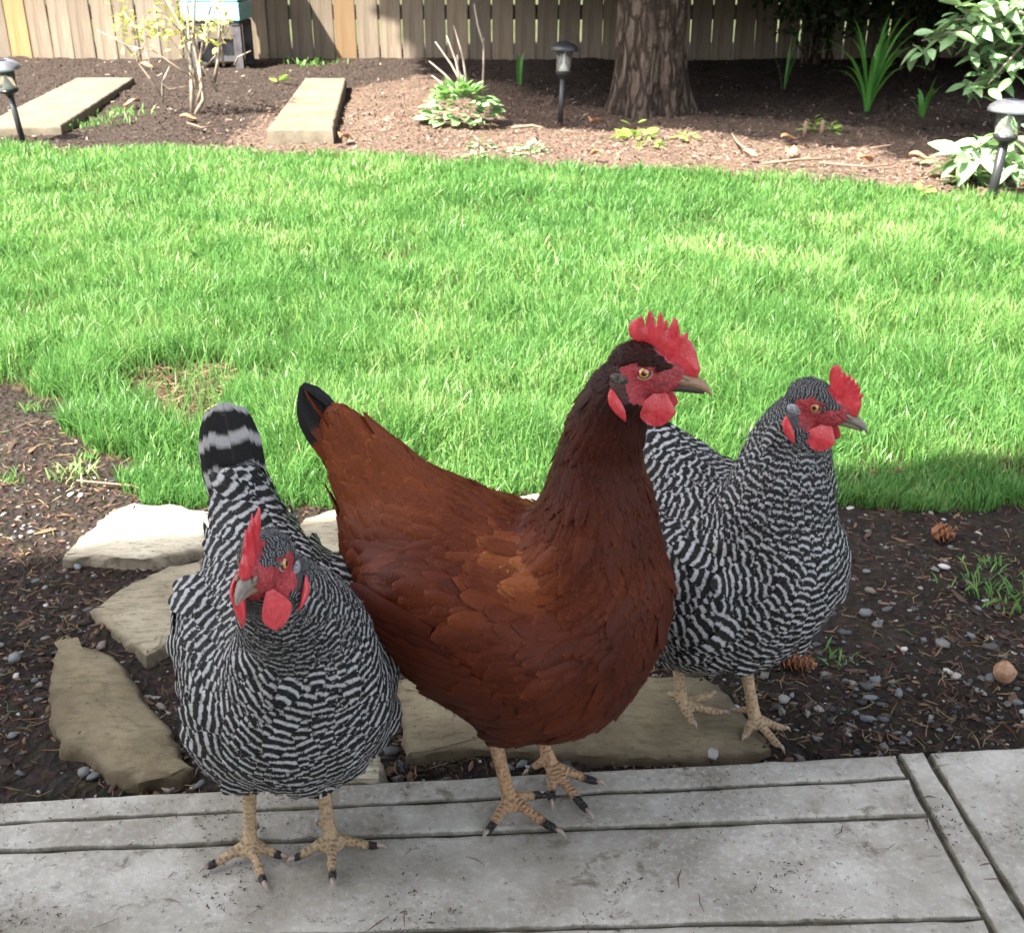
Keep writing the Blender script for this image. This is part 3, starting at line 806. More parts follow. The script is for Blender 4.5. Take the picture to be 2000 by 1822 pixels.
while x < 7.0:
    wd = 0.133 + 0.006 * random.random()
    b = MB(); b.box((0, 0, 0.88), (wd, 0.018, 1.84), bev=0.003)
    fr = 1.0 if any(abs(x - q) < 0.07 for q in fresh_at) else 0.12 * random.random()
    b.a = [fr] * len(b.v)
    o = b.build('fence_board', M_BOARD, fence, False, 'fresh')
    o.location = (x, random.uniform(-0.004, 0.004), random.uniform(-0.015, 0.01)); o.rotation_euler = (0, random.gauss(0, 0.006), 0)
    x += wd + (0.009 if x > -1.9 else 0.005) + random.uniform(-0.003, 0.005); i += 1
for z in (0.275, 1.5):
    b = MB(); b.box((0, 0.034, z), (14.6, 0.045, 0.09), bev=0.003); b.a = [0.1] * len(b.v); b.build('rail', M_BOARD, fence, False, 'fresh')
for x in (-6.5, -4.1, -1.65, 0.8, 3.3, 5.8):
    b = MB(); b.box((x, 0.105, 0.8), (0.09, 0.09, 1.9), bev=0.004); b.a = [0.1] * len(b.v); b.build('post', M_BOARD, fence, False, 'fresh')

# ================================================================== CONCRETE PATH SLABS IN THE BED
m = NT('old_concrete'); p = m.pos()
n1 = m.noise(p, 6, 6, 0.7); n2 = m.noise(p, 90, 5, 0.7)
col = m.ramp(n1, [(0.25, (0.090, 0.074, 0.052)), (0.55, (0.155, 0.131, 0.096)), (0.8, (0.23, 0.20, 0.155))])
col = m.mix(m.math('MULTIPLY', m.step(n2, 0.45, 0.7), 0.55), col, (0.10, 0.078, 0.045))
m.bump(n2, 0.4, 0.006)
M_OLD = m.fin(col, 0.9, 0.2)
def path_slab(pts, top, thick, label):
    ps = [gp(x, y, top) for x, y in pts]; c = sum(ps, Vector()) / 4; c.z = top
    me = slab_mesh([(q.x - c.x, q.y - c.y) for q in ps], 0.0, thick, r=0.008, wob=0.006)
    o = sharp(link('path_slab', me, M_OLD), 50); o.location = c
    tag(o, label, 'concrete slab')
path_slab([(-50, 250), (118, 246), (262, 152), (150, 152)], 0.022, 0.05, 'long tan concrete slab behind the leaning light at the left edge')
path_slab([(521, 252), (650, 252), (676, 153), (596, 153)], 0.040, 0.06, 'thick tan concrete slab standing proud of the mulch right of the bare shrub')

# ================================================================== TREES
m = NT('tree_bark'); p = m.obj()
n1 = m.noise(m.map(p, (30, 30, 6)), 1.0, 7, 0.7, 0.6)
wq = m.new('ShaderNodeVectorMath', operation='ADD'); m.put(wq.inputs[0], m.map(p, (22, 22, 5.5))); m.put(wq.inputs[1], m.noise(p, 9, 4, out='Color'))
plate = m.voro(wq.outputs[0], 1.0, 'DISTANCE_TO_EDGE')
col = m.ramp(n1, [(0.28, (0.036, 0.025, 0.019)), (0.5, (0.105, 0.077, 0.060)), (0.75, (0.205, 0.165, 0.138))])
col = m.mix(m.math('MULTIPLY', m.math('SUBTRACT', 1.0, m.step(plate, 0.02, 0.16)), 0.75), col, (0.020, 0.014, 0.011))
m.bump(m.math('ADD', n1, m.math('MULTIPLY', m.step(plate, 0.0, 0.2), 0.8)), 0.9, 0.02)
M_BARK = m.fin(col, 0.95, 0.1)
m = NT('conifer_needles')
M_NEED = m.translucent(m.fin(m.ramp(m.noise(m.pos(), 2.0, 3), [(0.3, (0.02, 0.045, 0.015)), (0.7, (0.05, 0.09, 0.025))]), 0.6, 0.2) and (0.05, 0.10, 0.02, 1), 0.15)
def trunk_mesh(r0, h, flare, seed, mb=None):
    nz, na = 90, 110; vs = []; fs = []
    for i in range(nz):
        f = (i / (nz - 1)) ** 1.6; z = -0.1 + f * h
        for k in range(na):
            a = 2 * math.pi * k / na
            r = r0 * (1 - 0.55 * f) + flare * math.exp(-max(z, 0) / 0.11) * (0.65 + 0.35 * math.sin(a * 3 + seed) + 0.45 * math.sin(a * 7 + 2 * seed))
            bark = float(fbm(math.cos(a) * 9 + 30 + seed, math.sin(a) * 9 + 30 + z * 2.2, 4)) - 0.5
            pl = abs(math.sin(a * 11 + 2.5 * float(vnoise(z * 3 + seed, a * 2 + 9))))
            r *= 1 + 0.22 * bark - 0.10 * (1 - pl) ** 3 * (0.4 + 1.2 * float(vnoise(a * 5 + seed, z * 6)))
            vs.append((r * math.cos(a), r * math.sin(a), z))
    for i in range(nz - 1):
        for k in range(na):
            k2 = (k + 1) % na
            fs.append((i * na + k, i * na + k2, (i + 1) * na + k2, (i + 1) * na + k))
    me = bpy.data.meshes.new('trunk'); me.from_pydata(vs, [], fs); me.update()
    return me
tb = gp(1272, 222, 0)
tree = empty('conifer_tree', (tb.x, tb.y + 0.16, 0))
tag(tree, 'thick grey brown conifer trunk standing in the bed before the dark fence', 'tree')
link('trunk', trunk_mesh(0.156, 7.5, 0.050, 1.0), M_BARK, tree)
# crowns: sprays of needles on drooping limbs, above the picture
SH = Vector((SHADOW.x, SHADOW.y, 0)) / math.tan(SUN_EL)
shade_px = [(810, 10), (850, 118), (900, 172), (1000, 212), (1040, 234), (1150, 240), (1350, 240), (1560, 268), (1700, 268), (1840, 300), (1880, 262), (1960, 205), (2500, 200), (2000, 10)]
SHADE = [gp(px, py, 0) for px, py in shade_px[1:-1]]
fl = [dp(815, 60, FY), dp(2600, 60, FY)]
SHADE = [Vector((fl[0].x + 0.02, FY + 0.1, 0))] + SHADE + [Vector((fl[1].x, FY + 0.1, 0)), Vector((fl[1].x, FY + 2.3, 0)), Vector((fl[0].x + 0.9, FY + 2.3, 0))]
SHADE2 = [dp(478, 60, FY), dp(598, 60, FY)]
def spray(n, poly, zlo, zhi, size, feather):
    bx0, bx1 = min(p.x for p in poly), max(p.x for p in poly); by0, by1 = min(p.y for p in poly), max(p.y for p in poly)
    x = RNG.uniform(bx0, bx1, n * 3); y = RNG.uniform(by0, by1, n * 3)
    k = inside(poly, x + RNG.normal(0, feather, n * 3), y + RNG.normal(0, feather, n * 3)); x, y = x[k][:n], y[k][:n]
    n = len(x); z = RNG.uniform(zlo, zhi, n)
    c = np.stack([x - SH.x * z, y - SH.y * z, z], -1)
    d = RNG.normal(size=(n, 3)); d[:, 2] *= 0.5; d /= np.linalg.norm(d, axis=1)[:, None]
    e = np.cross(d, RNG.normal(size=(n, 3))); e /= np.linalg.norm(e, axis=1)[:, None]
    s = (size * RNG.uniform(0.6, 1.4, n))[:, None]
    P = np.stack([c - d * s, c + e * s * 0.35, c + d * s, c - e * s * 0.35], 1)
    return P.reshape(-1, 3), (np.arange(n) * 4)[:, None] + np.array([[0, 1, 2, 3]])
P, q = spray(14000, SHADE, 2.2, 5.2, 0.19, 0.05)
# low boughs out of view, added to block sky light over the back bed
nl = 24000
lx, ly, lz = RNG.uniform(-0.75, 4.8, nl), RNG.uniform(5.05, 8.6, nl), 0.72 + 1.9 * RNG.random(nl) ** 1.5
lz = lz - 0.15 * (lx > -0.1) * np.clip((ly - 5.2) / 0.2, 0, 1)
kk = (lx > -0.55 + 0.3 * (lz - 0.7)) & ((ly > 5.5) | ((lz < 1.9) & (lx > 0.0) & (lx < 2.0))) & ~((ly > 7.6) & (lx < -0.4)); lx, ly, lz = lx[kk], ly[kk], lz[kk]; nl = len(lx)
c_ = np.stack([lx, ly, lz], -1); d_ = RNG.normal(size=(nl, 3)); d_[:, 2] *= 0.4; d_ /= np.linalg.norm(d_, axis=1)[:, None]
e_ = np.cross(d_, RNG.normal(size=(nl, 3)) * np.array([.3, .3, 1])); e_ /= np.linalg.norm(e_, axis=1)[:, None]; s_ = (0.13 * RNG.uniform(0.6, 1.4, nl))[:, None]
P2 = np.stack([c_ - d_ * s_, c_ + e_ * s_ * 0.35, c_ + d_ * s_, c_ - e_ * s_ * 0.35], 1).reshape(-1, 3)
q = np.concatenate([q, len(P) + (np.arange(nl) * 4)[:, None] + np.array([[0, 1, 2, 3]])]); P = np.concatenate([P, P2])
o = link('crown', np_mesh('crown', P - np.array(tree.location), q), M_NEED, tree, False); o['kind'] = 'stuff'
# a few limbs to carry the sprays
b = MB()
for k in range(26):
    z = 2.1 + 0.13 * k; a = k * 2.4; L = 2.4 - 0.05 * k
    b.tube([(0, 0, z), (math.cos(a) * L * 0.5, math.sin(a) * L * 0.5, z + 0.15), (math.cos(a) * L, math.sin(a) * L, z - 0.1)], [0.035, 0.022, 0.006], 6)
b.build('limb', M_BARK, tree)
sp = [Vector((SHADE2[0].x + 0.0, FY - 0.5, 0)), Vector((SHADE2[1].x - 0.06, FY - 0.35, 0)), Vector((SHADE2[1].x + 0.05, FY + 0.6, 0)), Vector((SHADE2[0].x + 0.1, FY + 0.6, 0))]

# dark bushes at the back right
def unit0(a): return a / np.linalg.norm(a, axis=-1, keepdims=True)
m = NT('dark_leaf')
M_DLEAF = m.translucent(m.fin((0.022, 0.05, 0.018), 0.45, 0.3) and (0.03, 0.08, 0.02, 1), 0.15)
def bush(px, y, rx, ry, h, n, label, size=0.05):
    c = dp(px, 150, y); root = empty('dark_shrub', (c.x, y, 0))
    tag(root, label, 'shrub')
    st = MB()
    for k in range(14):
        a = random.uniform(0, 6.28); r = random.uniform(0.3, 0.8)
        st.tube([(random.gauss(0, 0.05), random.gauss(0, 0.05), -0.05), (rx * r * 0.5 * math.cos(a), ry * r * 0.5 * math.sin(a), h * 0.45), (rx * r * math.cos(a), ry * r * math.sin(a), h * 0.85)], [0.012, 0.008, 0.003], 5)
    st.build('branch', M_BARK, root)
    u = RNG.normal(size=(n, 3)); u /= np.linalg.norm(u, axis=1)[:, None]; u *= RNG.uniform(0.35, 1.0, (n, 1)) ** 0.6
    P0 = np.stack([u[:, 0] * rx, u[:, 1] * ry, h * 0.55 + u[:, 2] * h * 0.5], -1)
    d = RNG.normal(size=(n, 3)) + np.array([0, 0, -0.4]); d /= np.linalg.norm(d, axis=1)[:, None]
    e = np.cross(d, RNG.normal(size=(n, 3))); e /= np.linalg.norm(e, axis=1)[:, None]
    s = (size * RNG.uniform(0.6, 1.3, n))[:, None]
    P = np.stack([P0, P0 + d * s * 0.5 + e * s * 0.25, P0 + d * s, P0 + d * s * 0.5 - e * s * 0.25], 1).reshape(-1, 3)
    o = link('foliage', np_mesh('foliage', P, (np.arange(n) * 4)[:, None] + np.array([[0, 1, 2, 3]])), M_DLEAF, root, False)
    o['kind'] = 'stuff'
bush(1790, 7.2, 0.75, 0.45, 1.5, 5500, 'black green shrub in the shade at the fence behind the strap leaved clump')
hd_ = empty('sky_blocker', (5.8, 6.4, 0))  # leaf mass out of view, added to cut sky light on the fence
tag(hd_, 'unseen evergreen hedge along the right side of the garden', 'sky_blocker')
nh = 3600
P = np.stack([RNG.uniform(-0.7, 0.7, nh), RNG.uniform(-3.4, 2.6, nh), RNG.uniform(0, 3.0, nh)], -1)
d_ = unit0(RNG.normal(size=(nh, 3))); e_ = unit0(np.cross(d_, RNG.normal(size=(nh, 3)))); s_ = (0.2 * RNG.uniform(0.6, 1.4, nh))[:, None]
P2 = np.stack([P - d_ * s_, P + e_ * s_ * 0.4, P + d_ * s_, P - e_ * s_ * 0.4], 1).reshape(-1, 3)
o = link('foliage', np_mesh('foliage', P2, (np.arange(nh) * 4)[:, None] + np.array([[0, 1, 2, 3]])), M_DLEAF, hd_, False); o['kind'] = 'stuff'
bush(1590, 7.55, 0.5, 0.3, 1.3, 2600, 'dark leafy shrub against the fence right of the thick trunk')
bush(2050, 6.6, 0.7, 0.5, 1.6, 4500, 'dark shrub in the far corner behind the glossy leaved branches')

# ================================================================== PALE BLUE BOX ON A STAND
m = NT('blue_paint'); n1 = m.noise(m.map(m.obj(), (1, 1, 8)), 12, 5)
M_BLUE = m.fin(m.ramp(n1, [(0.25, (0.13, 0.36, 0.42)), (0.55, (0.24, 0.50, 0.55)), (0.8, (0.38, 0.60, 0.63))]), 0.6)
m = NT('dark_stand')
M_STAND = m.fin(m.ramp(m.noise(m.obj(), 20, 4), [(0.3, (0.04, 0.038, 0.04)), (0.7, (0.10, 0.095, 0.10))]), 0.8)
hx0, hx1 = dp(357, 60, 7.35).x, dp(471, 60, 7.35).x
hb = empty('painted_box', ((hx0 + hx1) / 2, 7.52, 0))
tag(hb, 'pale blue wooden box of horizontal boards on a dark stand behind the bare shrub', 'wooden box')
W_ = hx1 - hx0
zb = dp(400, 43, 7.35).z
for k in range(5):
    b = MB(); b.box((0, 0, zb + 0.055 + k * 0.108), (W_ - 0.012 * (k % 2), 0.36 - 0.012 * (k % 2), 0.102), bev=0.004); b.build('board', M_BLUE, hb, False)
b = MB(); b.box((0, 0, zb + 0.57), (W_ + 0.06, 0.44, 0.05), bev=0.005); b.build('lid', M_STAND, hb, False)
for sx_, sy_ in ((-1, -1), (1, -1), (-1, 1), (1, 1)):
    b = MB(); b.box((sx_ * (W_ / 2 - 0.03), sy_ * 0.14, zb / 2 - 0.02), (0.05, 0.05, zb + 0.03), bev=0.003); b.build('leg', M_STAND, hb, False)
b = MB(); b.box((0, 0, zb - 0.012), (W_ - 0.02, 0.34, 0.02), bev=0.003); b.build('shelf', M_STAND, hb, False)
b = MB(); b.box((0.0, 0.02, 0.075), (W_ - 0.12, 0.22, 0.12), bev=0.004); b.build('block', M_STAND, hb, False)

# ================================================================== SOLAR LIGHTS
m = NT('black_metal'); M_BLACK = m.fin((0.018, 0.018, 0.02), 0.38, 0.5)
m = NT('brushed_metal'); M_STEEL = m.fin(m.ramp(m.noise(m.map(m.obj(), (40, 40, 400)), 1, 2), [(0.3, (0.22, 0.22, 0.24)), (0.7, (0.34, 0.34, 0.37))]), 0.33, 0.5, Metallic=0.75)
m = NT('clear_plastic'); M_GLASS = m.fin((0.93, 0.93, 0.90), 0.06, 0.5, Transmission_Weight=0.95, IOR=1.25)
m = NT('grey_plastic'); M_GREYP = m.fin((0.55, 0.55, 0.52), 0.4)
m = NT('solar_cell'); M_CELL = m.fin((0.02, 0.022, 0.04), 0.25, 0.5)
def solar_light(px, py, capw, hh, lean, label, cap_mat, pole_mat, pr=0.0115):
    c = gp(px, py, 0)
    root = empty('solar_light', (c.x, c.y, -0.015)); root.rotation_euler = (lean[1], lean[0], random.uniform(0, 1))
    tag(root, label, 'garden light', 'solar path lights along the lawn edge')
    R_ = capw / 2
    b = MB(); b.tube([(0, 0, -0.05), (0, 0, hh * 0.59)], [pr, pr], 14); b.build('pole', pole_mat, root)
    z0 = hh * 0.58
    b = MB(); b.lathe([(0.011, z0 - 0.012), (0.017, z0), (R_ * 0.50, z0 + 0.010), (R_ * 0.54, z0 + 0.020), (R_ * 0.50, z0 + 0.024)], n=28); sharp(b.build('collar', pole_mat, root))
    z1 = hh * 0.90
    b = MB(); n = 28
    prof = [(R_ * 0.47, z0 + 0.024), (R_ * 0.60, z1)]
    rings = [[Vector(((r + (0.0012 if k % 4 == 0 else 0)) * math.cos(2 * math.pi * k / n), (r + (0.0012 if k % 4 == 0 else 0)) * math.sin(2 * math.pi * k / n), z)) for k in range(n)] for r, z in prof]
    inner = [[q * 1.0 - Vector((q.x, q.y, 0)) * 0.06 for q in r] for r in rings]
    b.loft([rings[0], rings[1], inner[1], inner[0]], False); b.build('lens', M_GLASS, root)
    b = MB(); b.lathe([(0.004, z0 + 0.022), (R_ * 0.36, z0 + 0.024), (R_ * 0.22, z0 + 0.040), (0.006, z0 + 0.048), (0.004, z1)], n=20); b.build('reflector', M_GREYP, root)
    b = MB(); b.lathe([(R_ * 0.55, z1 - 0.002), (R_ * 0.98, z1 - 0.004), (R_, z1 + 0.003), (R_ * 0.93, z1 + 0.012), (R_ * 0.70, z1 + 0.024), (R_ * 0.42, z1 + 0.031), (R_ * 0.40, z1 + 0.029), (0.001, z1 + 0.030)], n=32); sharp(b.build('cap', cap_mat, root), 50)
    b = MB(); b.box((0, 0, z1 + 0.0315), (R_ * 0.5, R_ * 0.5, 0.003), bev=0.0008); b.build('solar_panel', M_CELL, root, False)
solar_light(43, 268, 0.135, 0.305, (-0.11, 0.02), 'leaning dark solar light with domed cap at the left edge', M_STEEL, M_BLACK)
solar_light(1094, 236, 0.118, 0.335, (0.05, 0.0), 'black solar light standing left of the thick trunk', M_BLACK, M_BLACK)
solar_light(1937, 381, 0.135, 0.29, (0.06, 0.0), 'grey metal capped solar light beside the glossy shrub at the right', M_STEEL, M_BLACK, 0.0145)

# ================================================================== PLANTS
def leaf_mesh(name, L, W, cup=0.15, droop=0.2, n=5, pw=0.9):
    vs, fs = [], []
    for i in range(n + 1):
        v = i / n; w_ = W / 2 * max(0.02, math.sin(math.pi * min(1, v ** pw * 0.97 + 0.03))) ** 0.8
        z = -droop * L * v * v
        for s in (-1, 0, 1): vs.append((L * v, s * w_, z + (cup * w_ if s else 0)))
    for i in range(n):
        for k in (0, 1): fs.append((i * 3 + k, (i + 1) * 3 + k, (i + 1) * 3 + k + 1, i * 3 + k + 1))
    me = bpy.data.meshes.new(name); me.from_pydata(vs, [], fs); me.update()
    return me
def leaf_mat(name, a, b_, tr=0.3, rough=0.4, spec=0.4):
    m = NT(name)
    c = m.mix(m.orand(), a, b_)
    c = m.mix(m.math('MULTIPLY', m.step(m.noise(m.obj(), 45, 3), 0.4, 0.7), 0.35), c, m.mix(0.5, c, (0.02, 0.06, 0.01)))
    m.fin(c, rough, spec)
    return m.translucent(m.mix(0.5, c, (0.25, 0.42, 0.05)), tr)
def orient(d, up=(0, 0, 1), roll=0.0):
    d = Vector(d).normalized(); u = Vector(up)
    y = u.cross(d)
    if y.length < 1e-3: y = Vector((0, 1, 0))
    y.normalize(); z = d.cross(y)
    if roll:
        q = Matrix.Rotation(roll, 3, d); y, z = q @ y, q @ z
    return Matrix((d, y, z)).transposed().to_4x4()
def put_leaf(me, mat, root, p, d, s=1.0, roll=0.0, name='leaf'):
    o = link(name, me, mat, root)
    M = orient(d, roll=roll) @ Matrix.Scale(s, 4); M.translation = Vector(p)
    o.matrix_local = M
    return o
# sedum clump with last year's stalks
M_SEDUM = leaf_mat('sedum_leaf', (0.17, 0.33, 0.13), (0.30, 0.44, 0.20), 0.25, 0.5)
M_STALK = NT('dry_stalk').fin((0.26, 0.205, 0.17), 0.8)
c = gp(898, 248, 0)
sed = empty('sedum_plant', (c.x, c.y + 0.12, 0)); tag(sed, 'pale green fleshy leaved clump with old bare stalks in the middle of the bed', 'plant')
me = leaf_mesh('leaf', 0.062, 0.042, 0.2, 0.12)
for k in range(150):
    a = random.uniform(0, 6.28); r = random.random() ** 0.55
    rr = 0.145 * r; z = 0.13 * (1 - r ** 2.2) + random.uniform(0.0, 0.03)
    put_leaf(me, M_SEDUM, sed, (rr * math.cos(a), rr * 0.75 * math.sin(a), z), (math.cos(a) * (0.35 + r), math.sin(a) * (0.35 + r), 0.75 - 0.75 * r + random.gauss(0, 0.15)), random.uniform(0.7, 1.15), random.gauss(0, 0.25))
def stalk(root, p0, p1, r, bow=0.02, mat=None, name='stalk', top=0.4):
    b = MB(); p0, p1 = Vector(p0), Vector(p1); mid = p0.lerp(p1, 0.5) + Vector((bow, 0, 0.0))
    b.tube([p0, p0.lerp(mid, 0.6), mid, mid.lerp(p1, 0.6), p1], [r, r * 0.9, r * 0.8, r * 0.65, r * top], 7)
    return b.build(name, mat or M_STALK, root)
bx = Vector(sed.location)
for (x0, y0, x1, y1) in ((905, 170, 850, 82), (900, 168, 872, 70), (908, 168, 893, 108), (890, 170, 838, 120), (868, 172, 843, 148), (912, 165, 886, 50), (942, 182, 945, 75), (945, 90, 926, 8)):
    q0 = dp(x0, y0, bx.y + 0.02) - bx; q1 = dp(x1, y1, bx.y + 0.05) - bx
    stalk(sed, q0, q1, 0.0055, random.uniform(-0.012, 0.012))
# strap leaved clumps
M_STRAP = leaf_mat('strap_leaf', (0.05, 0.17, 0.03), (0.09, 0.26, 0.05), 0.3, 0.4)
def strap_clump(px, py, n, L, label, ybias=0.0, mat=None, name='daylily', upright=0.5, W=0.022):
    c = gp(px, py, 0); root = empty(name, (c.x, c.y + ybias, 0)); tag(root, label, 'plant')
    for k in range(n):
        a = random.uniform(0, 6.28); LL = L * random.uniform(0.6, 1.1); sp_ = random.uniform(0.15, 0.75) * (1.3 - upright); 
        vs, fs = [], []; N = 9
        b = Vector((-math.sin(a), math.cos(a), 0)); d = Vector((math.cos(a), math.sin(a), 0))
        for i in range(N + 1):
            v = i / N; hgt = LL * (v * (1 - 0.35 * sp_) - (0.85 * sp_) * max(0, v - 0.45) ** 2 * 2.2); out = LL * sp_ * (0.25 * v + 0.9 * v * v)
            w_ = W / 2 * (1 - v ** 2.5) * (0.7 + 0.5 * v) + 0.0006
            for s in (-1, 0, 1): vs.append(tuple(d * (out + 0.01) + Vector((0, 0, hgt)) + b * (s * w_) + d * (-0.25 * w_ if s else 0)))
        for i in range(N):
            for k2 in (0, 1): fs.append((i * 3 + k2, i * 3 + k2 + 1, (i + 1) * 3 + k2 + 1, (i + 1) * 3 + k2))
        me = bpy.data.meshes.new('leaf'); me.from_pydata(vs, [], fs); me.update()
        link('leaf', me, mat or M_STRAP, root)
strap_clump(1693, 218, 26, 0.50, 'tall strap leaved clump in the shade between the trunk and the glossy shrub')
strap_clump(1800, 228, 9, 0.20, 'small strap leaved seedling right of the tall strap leaved clump')
strap_clump(1015, 165, 5, 0.20, 'few upright tulip leaves in shade left of the black light', name='tulip', upright=1.0, W=0.035)
strap_clump(1530, 175, 5, 0.34, 'thin arching leaf blades in deep shade right of the thick trunk', upright=0.8, W=0.012)
# little plants on the sunny mulch
M_YOUNG = leaf_mat('young_leaf', (0.18, 0.36, 0.06), (0.36, 0.50, 0.10), 0.35)
M_GREY = leaf_mat('grey_leaf', (0.20, 0.33, 0.15), (0.30, 0.42, 0.24), 0.2, 0.6)
def rosette(px, py, n, rad, hh, lm, mat, label, name='seedling'):
    c = gp(px, py, 0); root = empty(name, (c.x, c.y, ground_z(c.x, c.y).item())); tag(root, label, 'plant')
    me = leaf_mesh('leaf', *lm)
    for k in range(n):
        a = random.uniform(0, 6.28); r = random.random() ** 0.6
        put_leaf(me, mat, root, (rad * r * math.cos(a), rad * r * math.sin(a), hh * (1 - r * r) * random.random() + 0.004), (math.cos(a), math.sin(a), 0.9 - r + random.gauss(0, 0.2)), random.uniform(0.6, 1.2), random.gauss(0, 0.3))
rosette(1238, 268, 22, 0.055, 0.06, (0.06, 0.03), M_YOUNG, 'bright green seedling on sunny mulch below the thick trunk')
rosette(1272, 283, 12, 0.035, 0.03, (0.04, 0.02), M_YOUNG, 'smaller seedling just right of the bright green one below the trunk')
rosette(1338, 270, 12, 0.04, 0.02, (0.035, 0.014), M_YOUNG, 'flat yellowish seedling on the mulch right of the trunk foot')
rosette(1035, 286, 70, 0.085, 0.035, (0.028, 0.018), M_GREY, 'grey green creeping mat at the lawn edge right of the pale clump')
rosette(938, 278, 34, 0.05, 0.035, (0.03, 0.018), M_GREY, 'small grey green mat just below the pale fleshy clump')
rosette(928, 296, 22, 0.032, 0.02, (0.024, 0.015), M_GREY, 'tiny mat touching the lawn edge below the pale fleshy clump')
rosette(1587, 258, 14, 0.025, 0.06, (0.04, 0.026), M_YOUNG, 'left one of two lime green shoots beside cut stubs')
rosette(1621, 256, 12, 0.022, 0.05, (0.038, 0.026), M_YOUNG, 'right one of two lime green shoots beside cut stubs')
rosette(545, 162, 5, 0.03, 0.02, (0.06, 0.03), M_YOUNG, 'pale weed seedling on dark mulch behind the middle slab')
rosette(1800, 362, 9, 0.03, 0.02, (0.04, 0.022), M_YOUNG, 'yellow green seedling near the lawn edge left of the low glossy shrub')
# glossy shrub at the right
M_GLOSSY = leaf_mat('glossy_leaf', (0.16, 0.30, 0.13), (0.30, 0.43, 0.22), 0.18, 0.32, 0.5)
me_g = leaf_mesh('leaf', 0.10, 0.044, 0.3, 0.18)
def leafy(root, tips, org, stem_r, per, spread, me, mat):
    b = MB()
    for t in tips:
        t = Vector(t); o_ = Vector(org); md = o_.lerp(t, 0.55) + Vector((random.gauss(0, 0.02), random.gauss(0, 0.02), 0.03))
        b.tube([o_, md, t], [stem_r, stem_r * 0.7, stem_r * 0.35], 6)
        for k in range(per):
            f = random.uniform(0.55, 1.0) if k > 6 else 1.0
            p_ = (md.lerp(t, (f - 0.55) / 0.45)); a = k * 2.4 + random.uniform(-0.3, 0.3)
            put_leaf(me, mat, root, p_ + Vector((random.gauss(0, spread), random.gauss(0, spread), random.gauss(0, spread))), (math.cos(a), math.sin(a) * 0.9 - 0.25, random.uniform(-0.75, 0.35)), random.uniform(0.65, 1.1), random.gauss(0, 0.5))
    b.build('branch', M_STALK, root)
GY_ = 4.75
def gl(px, py, dy=0.0): return dp(px, py, GY_ + dy)
gbase = gl(2060, 330); gbase.z = 0
gsh = empty('glossy_shrub', gbase); tag(gsh, 'tall shrub with pale glossy leaves hanging in at the top right corner', 'shrub')
tips = [gl(x, y, random.uniform(-0.12, 0.12)) - gbase for x, y in ((1800, 80), (1845, 78), (1880, 25), (1905, 60), (1935, 20), (1950, 70), (1915, 110), (1935, 130), (1960, 105), (1985, 60), (1930, 165), (1905, 160), (1975, 30), (1865, 40), (2010, 100), (1995, 20))]
leafy(gsh, tips, gl(2050, 40) - gbase, 0.008, 19, 0.03, me_g, M_GLOSSY)
stalk(gsh, (0, 0, -0.02), gl(2050, 40) - gbase, 0.014, 0.03, M_BARK, 'stem')
lb_ = gp(1925, 350, 0.0)
def gl2(px, py, dy=0.0): return dp(px, py, lb_.y + dy)
lsh = empty('glossy_shrub', lb_); tag(lsh, 'low glossy leaved shrub on the mulch left of the grey capped light', 'shrub')
tips = [gl2(x, y, random.uniform(-0.05, 0.2)) - lb_ for x, y in ((1872, 312), (1955, 285), (1978, 272), (1870, 318), (1890, 300), (1905, 335), (1925, 300), (1940, 325), (1880, 335), (1960, 300), (1985, 320), (1915, 285))]
leafy(lsh, tips, (0, 0, 0.02), 0.006, 13, 0.02, me_g, M_GLOSSY)
# bare shrub with a few young leaves
M_PALE = NT('pale_bark'); M_PALE = M_PALE.fin(M_PALE.ramp(M_PALE.noise(M_PALE.obj(), 30, 4), [(0.3, (0.17, 0.13, 0.095)), (0.7, (0.34, 0.28, 0.215))]), 0.8)
M_BUD = leaf_mat('bud_leaf', (0.42, 0.40, 0.10), (0.58, 0.50, 0.16), 0.3)
M_RUST = leaf_mat('rust_leaf', (0.36, 0.17, 0.09), (0.52, 0.32, 0.16), 0.25)
c = gp(382, 224, 0); bsh = empty('bare_shrub', c); tag(bsh, 'bare pale stemmed shrub with sparse yellow leaves in front of the blue box', 'shrub')
def bp(px, py, dy=0.0): return dp(px, py, c.y + dy) - c
stems = [([(376, 222), (375, 170), (371, 90), (366, 20), (362, -40)], 0.011), ([(382, 224), (398, 195), (388, 130), (378, 80), (380, 0), (378, -50)], 0.011),
         ([(386, 200), (395, 170), (390, 120), (400, 60), (418, -10)], 0.008), ([(418, 162), (426, 120), (429, 60), (427, 20)], 0.0085), ([(384, 175), (376, 130), (366, 82), (345, 35), (322, -5)], 0.008),
         ([(400, 150), (386, 95), (372, 60)], 0.005), ([(437, 130), (430, 70), (440, 30)], 0.006), ([(318, 200), (318, 160), (332, 130), (329, 128)], 0.0065), ([(318, 192), (290, 150), (268, 120), (262, 60), (240, 20)], 0.0055),
         ([(372, 150), (340, 128), (300, 100), (255, 92), (190, 60)], 0.0035), ([(458, 128), (465, 112), (490, 100)], 0.005), ([(425, 180), (405, 150), (395, 130)], 0.006), ([(362, 70), (330, 40), (300, 10)], 0.004), ([(262, 110), (230, 70), (225, 30)], 0.003), ([(376, 150), (352, 100), (318, 60), (300, 20)], 0.0035), ([(384, 130), (404, 90), (412, 40), (430, 0)], 0.004), ([(392, 140), (420, 110), (445, 60), (450, 10)], 0.0035), ([(268, 120), (285, 80), (280, 30)], 0.003), ([(372, 110), (356, 70), (352, 10)], 0.003), ([(362, 170), (330, 175), (300, 150), (285, 100)], 0.003)]
